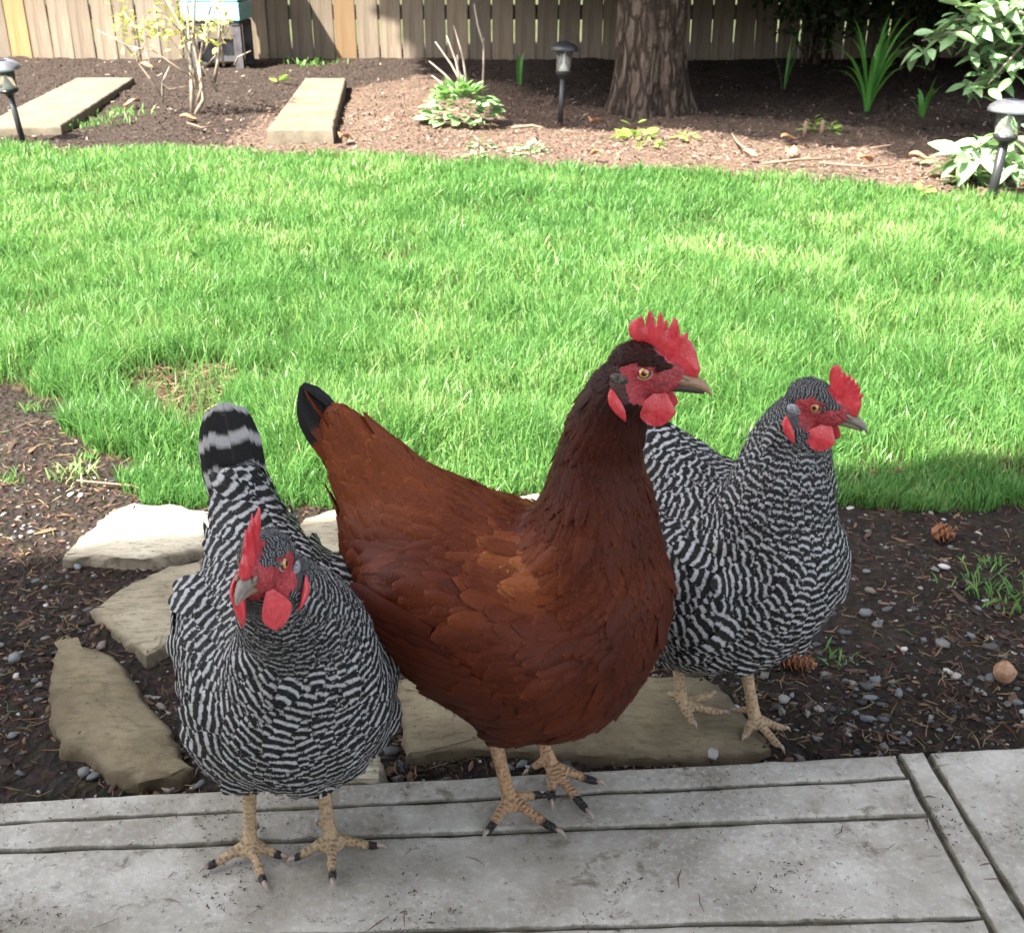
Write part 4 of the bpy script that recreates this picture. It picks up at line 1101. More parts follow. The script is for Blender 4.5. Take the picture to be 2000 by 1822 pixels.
for pts, r in stems:
    dy = random.uniform(-0.1, 0.12); b = MB()
    b.tube([bp(x, y, dy * i / len(pts)) for i, (x, y) in enumerate(pts)], [r * (1 - 0.55 * i / (len(pts) - 1)) for i in range(len(pts))], 7)
    b.build('stem', M_PALE, bsh)
me_b = leaf_mesh('leaf', 0.034, 0.020, 0.2, 0.1)
for (cx_, cy_, sx_, sy_, n, mt) in ((240, 25, 14, 12, 16, M_BUD), (262, 70, 18, 20, 18, M_BUD), (300, 45, 22, 14, 14, M_BUD), (325, 68, 14, 10, 16, M_BUD), (345, 30, 18, 16, 14, M_BUD), (340, 5, 30, 10, 14, M_BUD), (400, 65, 24, 22, 20, M_RUST), (425, 30, 16, 16, 14, M_RUST), (370, 70, 14, 10, 8, M_RUST), (280, 50, 40, 30, 26, M_BUD), (330, 40, 36, 30, 26, M_BUD), (410, 50, 26, 30, 26, M_RUST), (225, 45, 12, 22, 10, M_BUD), (395, 20, 30, 22, 22, M_RUST)):
    for k in range(n):
        put_leaf(me_b, mt, bsh, bp(random.gauss(cx_, sx_), random.gauss(cy_, sy_), random.uniform(-0.12, 0.15)), (random.gauss(0, 1), random.gauss(0, 1), random.gauss(0, 0.7)), random.uniform(0.6, 1.2), random.uniform(-1, 1))

# odd bits lying on the bed
M_BROWN = NT('dead_leaf'); M_BROWN = M_BROWN.fin(M_BROWN.ramp(M_BROWN.noise(M_BROWN.pos(), 60, 3), [(0.3, (0.26, 0.12, 0.06)), (0.7, (0.45, 0.24, 0.13))]), 0.8)
def curl(px, py, L, label, z=0.012):
    c = gp(px, py, z); b = MB(); a = random.uniform(0, 6.28)
    vs, fs = [], []
    for i in range(7):
        for k in range(5):
            v, u = i / 6, k / 4 * 2 - 1; w_ = L * 0.3 * math.sin(math.pi * min(1, v * 0.95 + 0.04)) ** 0.7
            vs.append((L * (v - 0.5), u * w_, 0.25 * L * (u * u) * 0.6 + 0.1 * L * math.sin(v * 5)))
    for i in range(6):
        for k in range(4): fs.append((i * 5 + k, (i + 1) * 5 + k, (i + 1) * 5 + k + 1, i * 5 + k + 1))
    b.add(vs, fs); o = b.build('dead_leaf', M_BROWN); o.location = c; o.rotation_euler = (0.1, 0.1, a)
    md = o.modifiers.new('thickness', 'SOLIDIFY'); md.thickness = 0.0008
    tag(o, label, 'dead leaf', 'dead leaves on the mulch')
for px, py, L, lab in ((258, 203, 0.08, 'rusty dead leaf on dark mulch between slab and bare shrub'), (368, 232, 0.07, 'brown dead leaf at the foot of the bare shrub'), (672, 268, 0.07, 'brown dead leaf at the front right corner of the middle slab'),
                       (1160, 238, 0.08, 'brown curled leaf on mulch between black light and trunk'), (1165, 300, 0.06, 'brown dead leaf near the lawn edge below the black light'), (1545, 298, 0.07, 'orange brown leaf below the two lime green shoots'),
                       (1540, 270, 0.06, 'pale orange leaf left of the two lime green shoots'), (1465, 302, 0.06, 'brown leaf on sunny mulch right of the trunk'), (1690, 312, 0.08, 'long orange leaf on mulch near the right lawn edge'), (1795, 308, 0.07, 'orange leaf on mulch left of the low glossy shrub'), (285, 130, 0.09, 'tan dead leaf on mulch behind the bare shrub')):
    curl(px, py, L, lab)
M_TWIG = NT('dry_twig').fin((0.20, 0.13, 0.09), 0.8)
def twig(pts, r, label, z=0.01, yz=None):
    ps = [gp(x, y, z) for x, y in pts]; b = MB(); c = ps[0]
    b.tube([p - c for p in ps], [r] * (len(ps) - 1) + [r * 0.5], 6); o = b.build('twig', M_TWIG); o.location = c
    tag(o, label, 'twig', 'dry twigs on the ground')
twig([(1430, 262), (1440, 278), (1462, 296)], 0.005, 'short dry twig on sunny mulch right of the thick trunk')
twig([(1490, 320), (1560, 312), (1650, 310)], 0.005, 'long straight twig across the sunny mulch')
twig([(1600, 318), (1690, 326), (1745, 322)], 0.004, 'thin twig lying near the right lawn edge')
twig([(1700, 290), (1735, 285), (1765, 275)], 0.004, 'slanting twig on mulch right of the lime green shoots')
twig([(1000, 250), (1040, 246), (1060, 250)], 0.007, 'thick pale twig on mulch behind the grey green mat')
twig([(365, 240), (395, 250), (420, 247)], 0.004, 'thin twig at the foot of the bare shrub')
twig([(150, 938), (200, 943), (255, 948), (285, 957)], 0.0016, 'long thin twig on soil at the lawn edge left', -0.02)
for px, py, lab in ((1571, 262, 'left of two cut stubs beside the lime green shoots'), (1604, 260, 'right of two cut stubs between the lime green shoots')):
    cc = gp(px, py, 0); b = MB(); b.tube([(0, 0, -0.02), (0.002, 0, 0.05)], [0.008, 0.0075], 10); o = b.build('cut_stub', M_TWIG); o.location = cc; tag(o, lab, 'cut stub')

# ================================================================== HENS
from mathutils.geometry import delaunay_2d_cdt
def spline(P, n):
    """Catmull-Rom through rows of P"""
    P = np.asarray(P, float); K = len(P)
    Q = np.concatenate([[2 * P[0] - P[1]], P, [2 * P[-1] - P[-2]]])
    t = np.linspace(0, K - 1 - 1e-9, n); i = t.astype(int); f = (t - i)[:, None]
    p0, p1, p2, p3 = Q[i], Q[i + 1], Q[i + 2], Q[i + 3]
    return 0.5 * (2 * p1 + (p2 - p0) * f + (2 * p0 - 5 * p1 + 4 * p2 - p3) * f ** 2 + (3 * p1 - p0 - 3 * p2 + p3) * f ** 3)
def ellipsoid(mb, c, r, M=None, nu=20, nv=12):
    rings = []
    c = Vector(c)
    for i in range(nv + 1):
        th = math.pi * (0.02 + 0.96 * i / nv)
        ring = []
        for k in range(nu):
            ph = 2 * math.pi * k / nu
            v = Vector((r[0] * math.sin(th) * math.cos(ph), r[1] * math.sin(th) * math.sin(ph), -r[2] * math.cos(th)))
            if M is not None: v = M @ v
            ring.append(c + v)
        rings.append(ring)
    mb.loft(rings)
def remeshed(mb, voxel, it):
    me = mb.mesh('raw'); o = bpy.data.objects.new('raw', me); COL.objects.link(o)
    md = o.modifiers.new('r', 'REMESH'); md.mode = 'VOXEL'; md.voxel_size = voxel
    if it:
        ms = o.modifiers.new('s', 'SMOOTH'); ms.factor = 0.5; ms.iterations = it
    dg = bpy.context.evaluated_depsgraph_get(); dg.update()
    out = bpy.data.meshes.new_from_object(o.evaluated_get(dg))
    bpy.data.objects.remove(o); bpy.data.meshes.remove(me)
    n = len(out.vertices); V = np.empty(n * 3); out.vertices.foreach_get('co', V); V = V.reshape(-1, 3)
    F = np.array([tuple(p.vertices) for p in out.polygons])
    return out, V, F
def sstep(a, b, x):
    t = np.clip((np.asarray(x, float) - a) / (b - a), 0, 1); return t * t * (3 - 2 * t)
def unit(a): return a / np.maximum(np.linalg.norm(a, axis=-1, keepdims=True), 1e-9)

# ---- materials
def feather_barred():
    m = NT('barred_feather')
    fs, fu, pitch, rnd = m.attr('fs'), m.attr('fu'), m.attr('pitch'), m.attr('rnd')
    p = m.pos()
    w = m.math('MULTIPLY', m.math('SUBTRACT', m.noise(p, 230, 2, 0.6), 0.5), 0.42)
    w2 = m.math('MULTIPLY', m.math('SUBTRACT', m.noise(p, 62, 2, 0.5), 0.5), 0.46)
    curve = m.math('MULTIPLY', m.math('MULTIPLY', m.math('MULTIPLY', fu, fu), 0.40), m.math('MINIMUM', m.math('DIVIDE', 0.006, pitch), 1.0))
    calm = m.math('MINIMUM', m.math('DIVIDE', 0.009, pitch), 1.0)
    ph = m.math('ADD', m.math('ADD', m.math('DIVIDE', fs, pitch), curve), m.math('ADD', m.math('MULTIPLY', m.math('ADD', w, w2), calm), m.math('MULTIPLY', rnd, 0.24)))
    s = m.math('SINE', m.math('MULTIPLY', m.math('ADD', ph, 0.46), 6.28318))
    lite = m.step(s, -0.15, 1.0)
    streak = m.noise(p, 620, 2, 0.6)
    whi = m.mix(streak, (0.20, 0.20, 0.203), (0.52, 0.52, 0.525))
    whi = m.mix(m.step(rnd, 0.55, 1.0), whi, m.mix(0.5, whi, (0.30, 0.285, 0.265)))
    drk = m.mix(streak, (0.005, 0.0048, 0.005), (0.022, 0.0205, 0.020))
    col = m.mix(lite, drk, whi)
    shaft = m.math('SUBTRACT', 1.0, m.step(m.math('ABSOLUTE', fu), 0.0, 0.10))
    col = m.mix(m.math('MULTIPLY', shaft, 0.35), col, (0.05, 0.048, 0.045))
    col = m.mix(m.math('MULTIPLY', m.attr('tint'), 0.6), col, (0.03, 0.03, 0.032))
    m.fin(col, 0.55, 0.10)
    return m.m
def feather_red():
    m = NT('red_feather')
    fs, fu, tint, rnd, blk = m.attr('fs'), m.attr('fu'), m.attr('tint'), m.attr('rnd'), m.attr('blk')
    p = m.pos()
    streak = m.noise(p, 480, 3, 0.65)
    t = m.math('ADD', tint, m.math('ADD', m.math('MULTIPLY', m.math('SUBTRACT', rnd, 0.5), 0.08), m.math('MULTIPLY', m.math('SUBTRACT', streak, 0.5), 0.30)))
    t = m.math('ADD', t, m.math('MULTIPLY', m.math('SUBTRACT', 1.0, m.step(fs, 0.0, 0.006)), 0.10))
    t = m.math('ADD', t, m.math('MULTIPLY', m.math('SUBTRACT', m.noise(p, 26, 3), 0.5), 0.30))
    col = m.ramp(t, [(0.0, (0.011, 0.0036, 0.0028)), (0.22, (0.032, 0.0062, 0.0034)), (0.45, (0.074, 0.0145, 0.0050)), (0.68, (0.140, 0.034, 0.0100)), (0.88, (0.235, 0.073, 0.022)), (1.0, (0.31, 0.122, 0.047))])
    shaft = m.math('SUBTRACT', 1.0, m.step(m.math('ABSOLUTE', fu), 0.0, 0.09))
    col = m.mix(m.math('MULTIPLY', shaft, 0.30), col, (0.05, 0.014, 0.008))
    # black tips (tail) and black hackle centres
    tip = m.math('SUBTRACT', 1.0, m.step(m.math('ADD', fs, m.math('MULTIPLY', streak, 0.006)), 0.037, 0.043))
    tip = m.math('MULTIPLY', tip, m.step(blk, 0.75, 0.9))
    cen = m.math('MULTIPLY', m.math('MULTIPLY', m.math('SUBTRACT', 1, m.step(m.math('ABSOLUTE', fu), 0.25, 0.75)), m.math('SUBTRACT', 1.0, m.step(fs, 0.010, 0.016))),
                 m.math('MULTIPLY', m.step(blk, 0.3, 0.45), m.math('LESS_THAN', blk, 0.7)))
    col = m.mix(m.math('MAXIMUM', tip, cen), col, (0.012, 0.011, 0.012))
    m.fin(col, 0.52, 0.13)
    return m.m
M_FBAR, M_FRED = feather_barred(), feather_red()
def hen_skin(name, base, leg0, leg1):
    m = NT(name); p = m.obj()
    n1 = m.noise(p, 300, 4, 0.7); n2 = m.voro(p, 420)
    face = m.ramp(n1, [(0.25, (0.16, 0.016, 0.020)), (0.55, (0.35, 0.038, 0.046)), (0.8, (0.48, 0.090, 0.090))])
    face = m.mix(m.math('MULTIPLY', m.step(m.noise(p, 95, 4), 0.48, 0.66), 0.6), face, (0.12, 0.026, 0.028))
    legc = m.mix(m.noise(p, 90, 4), leg0, leg1)
    ring = m.attr('ring')
    scal = m.voro(m.map(p, (1, 1, 0.7)), 240, 'DISTANCE_TO_EDGE')
    legc = m.mix(m.math('MULTIPLY', m.math('SUBTRACT', 1, m.step(scal, 0.02, 0.14)), 0.28), legc, (0.12, 0.075, 0.05))
    legc = m.mix(m.math('MULTIPLY', ring, 0.5), legc, (0.07, 0.042, 0.026))
    legc = m.mix(m.step(m.math('ADD', m.attr('mud'), m.math('MULTIPLY', m.math('SUBTRACT', m.noise(p, 160, 4, 0.7), 0.5), 0.9)), 0.35, 0.6), legc, (0.016, 0.013, 0.012))
    col = m.mix(m.step(m.math('ADD', m.attr('face'), m.math('MULTIPLY', m.math('SUBTRACT', m.noise(p, 420, 3), 0.5), 0.6)), 0.4, 0.6), base, face)
    col = m.mix(m.attr('leg'), col, legc)
    m.bump(m.math('ADD', m.math('MULTIPLY', n2, 0.7), m.math('ADD', n1, m.math('MULTIPLY', ring, -1.6))), 0.7, 0.0014)
    m.fin(col, 0.55, 0.35)
    m.p.inputs['Subsurface Weight'].default_value = 0.0
    return m.m
M_SKB = hen_skin('barred_hen_skin', (0.05, 0.05, 0.052), (0.28, 0.195, 0.11), (0.39, 0.28, 0.165))
M_SKR = hen_skin('red_hen_skin', (0.045, 0.014, 0.009), (0.31, 0.175, 0.09), (0.41, 0.26, 0.145))
def comb_mat(name, c0, c1, c2):
    m = NT(name); p = m.obj()
    n = m.noise(p, 260, 4, 0.65); v = m.voro(p, 700)
    m.bump(m.math('ADD', m.math('MULTIPLY', v, 0.5), m.noise(p, 120, 3)), 0.30, 0.0012)
    m.fin(m.ramp(m.math('ADD', m.math('ADD', m.math('MULTIPLY', n, 0.45), m.math('MULTIPLY', m.noise(p, 70, 3, 0.6), 0.62)), m.math('MULTIPLY', v, 0.16)), [(0.25, c0), (0.5, c1), (0.8, c2)]), 0.33, 0.5)
    m.p.inputs['Coat Weight'].default_value = 0.25; m.p.inputs['Coat Roughness'].default_value = 0.3
    return m.translucent((0.75, 0.05, 0.05, 1), 0.16)
M_COMB = comb_mat('comb_skin', (0.24, 0.010, 0.016), (0.50, 0.022, 0.034), (0.66, 0.080, 0.090))
m = NT('beak_horn'); p = m.attr('along'); n = m.noise(m.map(m.obj(), (1, 3, 3)), 120, 4)
M_BEAKR = m.fin(m.mix(m.math('MULTIPLY', m.step(n, 0.4, 0.7), 0.5), (0.27, 0.155, 0.085), (0.15, 0.085, 0.05)), 0.38, 0.4)
m = NT('grey_beak_horn'); n = m.noise(m.map(m.obj(), (1, 3, 3)), 120, 4)
M_BEAKB = m.fin(m.mix(m.step(n, 0.3, 0.75), (0.20, 0.165, 0.125), (0.085, 0.08, 0.08)), 0.35, 0.4)
m = NT('beak_dark'); M_BEAKD = m.fin((0.045, 0.036, 0.032), 0.4, 0.4)
m = NT('beak_pale'); M_BEAKP = m.fin((0.20, 0.145, 0.095), 0.4, 0.4)
m = NT('claw_horn'); M_CLAW = m.fin(m.mix(m.noise(m.obj(), 300, 3), (0.16, 0.115, 0.09), (0.38, 0.30, 0.25)), 0.35, 0.4)
m = NT('eye_amber'); sep = m.new('ShaderNodeSeparateXYZ'); m.put(sep.inputs[0], m.obj())
rr = m.math('SQRT', m.math('ADD', m.math('MULTIPLY', sep.outputs[0], sep.outputs[0]), m.math('MULTIPLY', sep.outputs[1], sep.outputs[1])))
col = m.ramp(m.math('DIVIDE', rr, 0.0046), [(0.0, (0.004, 0.004, 0.004)), (0.37, (0.004, 0.004, 0.004)), (0.42, (0.40, 0.14, 0.015)), (0.68, (0.55, 0.26, 0.05)), (0.78, (0.16, 0.06, 0.02)), (0.84, (0.015, 0.008, 0.006)), (1.0, (0.02, 0.01, 0.01))])
M_EYE = m.fin(col, 0.06, 0.6); m.p.inputs['Coat Weight'].default_value = 0.8; m.p.inputs['Coat Roughness'].default_value = 0.03
m = NT('eyelid_skin'); M_LID = m.fin(m.mix(m.noise(m.obj(), 500, 3), (0.30, 0.12, 0.10), (0.42, 0.24, 0.20)), 0.5, 0.3)
m = NT('ear_down'); M_EARR = m.fin(m.ramp(m.noise(m.obj(), 420, 4), [(0.35, (0.03, 0.018, 0.015)), (0.7, (0.14, 0.12, 0.11))]), 0.8, 0.2)
m = NT('grey_ear_down'); M_EARB = m.fin(m.ramp(m.noise(m.obj(), 420, 4), [(0.35, (0.10, 0.10, 0.11)), (0.7, (0.40, 0.40, 0.43))]), 0.8, 0.2)

# ---- feathers laid on a surface
V_ROWS = np.array([0, 0.34, 0.60, 0.80, 0.93, 1.0])
W_BODY = np.array([0.50, 0.90, 1.0, 0.93, 0.68, 0.26])
W_HACK = np.array([0.60, 0.95, 1.0, 0.84, 0.55, 0.14])
UC = np.array([-1, -0.5, 0, 0.5, 1.0])
def feather_rows_to_mesh(C, N, D, L, W, prof, droop, fs0, rnd_tip=0.05):
    """C,N,D: (n,6,3) centre line, normals, directions -> verts (n,30,3), fs, fu"""
    n = C.shape[0]
    B = unit(np.cross(N, D))
    hw = (W[:, None] / 2) * prof[None] * (1 + RNG.normal(0, 0.03, (n, 6)))
    P = C[:, :, None] + B[:, :, None] * (UC[None, None, :, None] * hw[:, :, None, None])
    P = P - N[:, :, None] * (droop * (UC ** 2)[None, None, :, None] * hw[:, :, None, None])
    back = 0.22 * (UC ** 2)[None, None, :] * hw[:, :, None] * np.array([0, 0, .3, .6, .9, .5])[None, :, None]
    back = back + RNG.normal(0, 1, (n, 6, 5)) * (rnd_tip * W[:, None, None] * np.array([0, 0, .2, .5, 1, 1.2])[None, :, None])
    P = P - D[:, :, None] * back[..., None]
    fs = (1 - V_ROWS)[None, :, None] * L[:, None, None] + back
    fu = np.broadcast_to(UC[None, None], fs.shape)
    return P, fs, fu
_q = []
for i in range(5):
    for k in range(4): _q.append((i * 5 + k, i * 5 + k + 1, (i + 1) * 5 + k + 1, (i + 1) * 5 + k))
FQ = np.array(_q)
def wisps(C, N, D, L, W, prof, k, ln):
    """thin barbs that stand out from the rim of each feather"""
    n = C.shape[0]
    B = unit(np.cross(N, D))
    outs = []; us_all = []
    for j in range(k):
        u = RNG.uniform(-1, 1, n); r = np.where(np.abs(u) > 0.55, 3, 4)
        idx = np.arange(n)
        c, b, d, nn = C[idx, r], B[idx, r], D[idx, r], N[idx, r]
        hw = W / 2 * prof[r]
        base = c + b * (u * hw * 0.92)[:, None] + nn * 0.0004
        sd = d * RNG.uniform(0.6, 1.0, n)[:, None] + b * (u * RNG.uniform(0.5, 1.0, n))[:, None] + nn * RNG.normal(0.10, 0.14, n)[:, None]
        tip = base + unit(sd) * (ln * RNG.uniform(0.5, 1.3, n))[:, None]
        bb = unit(np.cross(nn, sd)) * (0.00035 + 0.00025 * RNG.random(n))[:, None]
        outs.append(np.stack([base - bb, base + bb, tip], 1)); us_all.append(u)
    return np.concatenate(outs), np.concatenate(us_all)
def plumage_mesh(name, bvh, p, d, L, W, lift, prof_mix, attrs, wn, wl, droop=0.28):
    n = len(p)
    C = np.zeros((n, 6, 3)); N = np.zeros((n, 6, 3)); D = np.zeros((n, 6, 3))
    fn = bvh.find_nearest
    hs = 0.0006 + lift[:, None] * L[:, None] * V_ROWS[None]
    for i in range(n):
        q = Vector(p[i]); di = Vector(d[i]); pv = 0.0; Li = L[i]
        for r in range(6):
            q2 = q + di * (Li * (V_ROWS[r] - pv)); pv = V_ROWS[r]
            loc, nor, _, _ = fn(q2)
            if loc is None: loc, nor = q2, Vector((0, 0, 1))
            di = di - nor * di.dot(nor)
            if di.length < 1e-5: di = Vector(d[i])
            di.normalize(); q = loc
            C[i, r] = loc; N[i, r] = nor; D[i, r] = di
    C += N * hs[..., None]
    prof = W_BODY[None] * (1 - prof_mix[:, None]) + W_HACK[None] * prof_mix[:, None]
    Vv, fs, fu = [], [], []
    P, s, u = None, None, None
    B = unit(np.cross(N, D))
    hw = (W[:, None] / 2) * prof * (1 + RNG.normal(0, 0.04, (n, 6)))
    P = C[:, :, None] + B[:, :, None] * (UC[None, None, :, None] * hw[:, :, None, None]) - N[:, :, None] * (droop * (UC ** 2)[None, None, :, None] * hw[:, :, None, None])
    back = 0.30 * (UC ** 2)[None, None, :] * hw[:, :, None] * np.array([0, 0, .3, .6, .9, .5])[None, :, None]
    back = back + RNG.normal(0, 1, (n, 6, 5)) * (0.035 * W[:, None, None] * np.array([0, 0, .2, .5, 1, 1.2])[None, :, None])
    P = P - D[:, :, None] * back[..., None]
    s = (1 - V_ROWS)[None, :, None] * L[:, None, None] + back
    u = np.broadcast_to(UC[None, None], s.shape)
    Q = (np.arange(n) * 30)[:, None, None] + FQ[None]
    A = {k: np.repeat(v, 30) for k, v in attrs.items()}
    A['fs'] = s.ravel(); A['fu'] = u.ravel()
    VV = P.reshape(-1, 3); Fs = [Q.reshape(-1, 4)]
    if wn:
        wprof = W_BODY
        T, wu = wisps(C, N, D, L, W, wprof, wn, wl)
        base = len(VV); k = len(T)
        VV = np.concatenate([VV, T.reshape(-1, 3)])
        Fs.append(base + np.arange(k * 3).reshape(-1, 3))
        for a in attrs: A[a] = np.concatenate([A[a], np.repeat(np.tile(attrs[a], wn), 3)])
        A['fs'] = np.concatenate([A['fs'], np.tile([0.002, 0.002, -0.001], k)]); A['fu'] = np.concatenate([A['fu'], np.repeat(wu, 3)])
    return np_mesh(name, VV, Fs, A)
def free_feather(p0, d, nrm, L, W, bend, attrs, prof=W_BODY):
    """one large feather standing free"""
    d = Vector(d).normalized(); nrm = (Vector(nrm) - d * Vector(nrm).dot(d)).normalized()
    C, N, D = np.zeros((1, 6, 3)), np.zeros((1, 6, 3)), np.zeros((1, 6, 3))
    q = Vector(p0); pv = 0
    for r in range(6):
        q = q + d * (L * (V_ROWS[r] - pv)); 
        rot = Matrix.Rotation(bend * (V_ROWS[r] - pv), 3, d.cross(nrm)); pv = V_ROWS[r]
        d = (rot @ d).normalized(); nrm = (rot @ nrm).normalized()
        C[0, r] = q; N[0, r] = nrm; D[0, r] = d
    P, s, u = feather_rows_to_mesh(C, N, D, np.array([L]), np.array([W]), prof, 0.18, None, 0.015)
    VV = P.reshape(-1, 3); Fs = [FQ.copy()]
    A = {k: np.full(30, v) for k, v in attrs.items()}; A['fs'] = s.ravel(); A['fu'] = u.ravel()
    return VV, Fs[0], A

def poisson(P, rad):
    keep = np.zeros(len(P), bool)
    cls = np.round(rad * 2000).astype(int)
    for c in np.unique(cls):
        idx = np.nonzero(cls == c)[0]; r = c / 2000.0; g = {}
        G = np.floor(P[idx] / r).astype(int)
        for a, i in enumerate(idx):
            x, y, z = G[a]; ok = True; pi = P[i]
            for dx in (-1, 0, 1):
                for dy in (-1, 0, 1):
                    for dz in (-1, 0, 1):
                        j = g.get((x + dx, y + dy, z + dz))
                        if j is not None:
                            q = P[j]
                            if (pi[0] - q[0]) ** 2 + (pi[1] - q[1]) ** 2 + (pi[2] - q[2]) ** 2 < r * r: ok = False; break
                    if not ok: break
                if not ok: break
            if ok: g[(x, y, z)] = i; keep[i] = True
    return keep

COMB_A = [(38, -5), (39.5, 1), (37, 8.5), (35.5, 14), (32, 20.5), (29, 23), (28.5, 29), (26, 26.5), (23.5, 25.5), (22, 33), (20.5, 36.5), (18, 38.5), (16, 34), (14.2, 29), (13.4, 36.5), (11.2, 35), (9.5, 41),
          (8, 42.3), (6.8, 39.5), (5.6, 31), (3.8, 37), (1.5, 41.2), (-0.3, 42), (-1.2, 38.5), (-2.3, 31), (-3.5, 36), (-5, 38.6), (-8, 36.5), (-11, 34.5), (-13.5, 32), (-14.5, 28), (-13.5, 23), (-10.5, 19.5), (-5, 17.5), (0, 16.5), (6, 13), (12, 8), (16, 3), (22, -2), (30, -6)]
COMB_B = [(36, -5), (36.5, 1), (37.5, 6), (36, 12), (38, 17), (34, 17), (33.5, 23), (31.5, 22), (31, 27), (28, 25.5), (26.5, 31), (24, 27.5), (22.5, 33.5), (20, 30), (17.5, 35.5), (15.5, 31), (13, 37), (9.5, 38.5), (6, 37), (4.5, 32), (5, 26), (6.5, 20), (8, 14), (12, 9), (16, 3), (22, -2), (30, -6)]
FACE = [(-17.5, 4), (-13, 9), (-5, 10.5), (2, 10.5), (8, 8.5), (14, 3), (20, 3), (40, 4), (42, -16), (24, -22), (12, -24), (0, -26), (-8, -23), (-10.5, -15), (-14, -7), (-17, -2)]

EAR = [(-23, -4), (-18, -2), (-12, -4), (-11, -12), (-7, -24), (-7, -33), (-12, -33), (-22, -22), (-24, -12)]
def make_hen(cfg):
    ori = Vector(cfg['origin']); yaw = R(cfg['yaw'])
    root = empty('hen', ori, yaw)
    tag(root, cfg['label'], 'hen', cfg.get('group'))
    Ri = Matrix.Rotation(-yaw, 3, 'Z')
    loc = lambda w: Ri @ (Vector(w) - ori)
    red = cfg['red']; MF = M_FRED if red else M_FBAR; MS = M_SKR if red else M_SKB
    sc, zo = cfg.get('scale', 1.0), cfg.get('lift', 0.0)
    def scaled(rows, zi, xyz=3):
        out = []
        for r_ in rows:
            r_ = [v * sc for v in r_]; r_[zi] += zo; out.append(tuple(r_))
        return out
    cfg['body'] = scaled(cfg['body'], 1); cfg['neck'] = scaled(cfg['neck'], 2); cfg['tail'] = scaled(cfg['tail'], 2); cfg['wing'] = scaled([cfg['wing']], 2)[0]
    hs = cfg['head_scale']; ho = loc(cfg['head'])
    hyaw, hpit, hrol = R(cfg['head_yaw'] - cfg['yaw']), R(cfg['head_pitch']), R(cfg.get('head_roll', 0))
    Hm = Matrix.Rotation(hyaw, 3, 'Z') @ Matrix.Rotation(-hpit, 3, 'Y') @ Matrix.Rotation(hrol, 3, 'X')
    hp = lambda x, y, z: ho + Hm @ (Vector((x, y, z)) * (0.001 * hs))
    for q_, r_ in ((hp(-17, 0, -17), 23), (hp(-10, 0, -4), 17)): cfg['neck'].append((q_.x, q_.y, q_.z, r_ * 0.001 * hs, r_ * 0.001 * hs))
    # ---------- trunk of the body
    mb = MB()
    sl_ = spline(cfg['body'], 34)
    rings = []
    for x, zc, hz, hy in sl_:
        ring = []
        for k in range(32):
            a = 2 * math.pi * k / 32; ca, sa = math.cos(a), math.sin(a)
            wy = hy * (1.0 - 0.16 * max(0, sa))           # a little narrower along the back
            ring.append((x, math.copysign(abs(ca) ** 0.92, ca) * wy, zc + hz * math.copysign(abs(sa) ** 0.96, sa)))
        rings.append(ring)
    mb.loft(rings[::-1])
    nk = spline(cfg['neck'], 26)
    def tube_e(rows, sidev):
        rings = []
        for i in range(len(rows)):
            t = Vector(rows[min(i + 1, len(rows) - 1)][:3]) - Vector(rows[max(i - 1, 0)][:3]); t.normalize()
            w = (Vector(sidev) - t * Vector(sidev).dot(t)).normalized(); f = w.cross(t)
            c = Vector(rows[i][:3]); dd, ww = rows[i][3], rows[i][4]
            rings.append([c + f * (dd * math.cos(2 * math.pi * k / 24)) + w * (ww * math.sin(2 * math.pi * k / 24)) for k in range(24)])
        mb.loft(rings)
    tube_e(nk, (0, 1, 0))
    tl = spline(cfg['tail'], 16)
    tube_e(tl, (0, 1, 0))
    # wings folded on the flanks
    for s in (-1, 1):
        M = Matrix.Rotation(R(cfg.get('wing_tilt', 14)), 3, 'Y') @ Matrix.Rotation(s * R(6), 3, 'Z')
        wc = cfg['wing']; ellipsoid(mb, (wc[0], s * wc[1], wc[2]), (wc[3], wc[4], wc[5]), M)
    # thighs
    legs = []
    for lg in cfg['legs']:
        J = loc(lg['joint']); Hk = loc(lg['hock'])
        s = 1 if J.y > cfg.get('mid_y', 0) else -1
        hip = Vector((0.012, s * 0.046, 0.148 * sc + zo))
        legs.append((J, Hk, s, hip, [loc(t) for t in lg['toes']], loc(lg['hallux']) if lg.get('hallux') else None))
        mb.tube([hip, hip.lerp(Hk, 0.5) , hip.lerp(Hk, 0.85)], [0.046, 0.034, 0.019], 14)
    _, V0, F0 = remeshed(mb, 0.0055, cfg.get('smooth', 10))
    # ---------- head and legs join the body as one skin
    mb2 = MB(); mb2.add([tuple(v) for v in V0], [tuple(f) for f in F0])
    S3 = hs * 0.001
    ellipsoid(mb2, hp(-5, 0, 1), (22 * S3, 15.8 * S3, 18 * S3), Hm)
    if not red: ellipsoid(mb2, hp(-9, 0, 2.5), (20 * S3, 18.4 * S3, 17.5 * S3), Hm)
    ellipsoid(mb2, hp(6, 0, -7), (21 * S3, 12.8 * S3, 14.5 * S3), Hm)
    ellipsoid(mb2, hp(17, 0, -6), (15 * S3, 9.0 * S3, 9.5 * S3), Hm)
    mb2.tube([hp(10, 0, 2), hp(20, 0, 0), hp(29, 0, -4)], [9 * S3, 7.5 * S3, 6 * S3], 12)
    for s in (-1, 1):
        ellipsoid(mb2, hp(1, s * 9.5, 4.5), (10 * S3, 6 * S3, 6 * S3), Hm, 12, 8)
        mb2.tube([hp(8, s * 9.5, -14.5), hp(16, s * 8.2, -11.5), hp(25, s * 6, -9)], [3 * S3, 2.6 * S3, 2 * S3], 8)
    mb2.tube([hp(-12, 0, -2), Vector(nk[-6][:3]), Vector(nk[-10][:3])], [15 * S3, nk[-6][4], nk[-10][4]], 16)
    chains = []
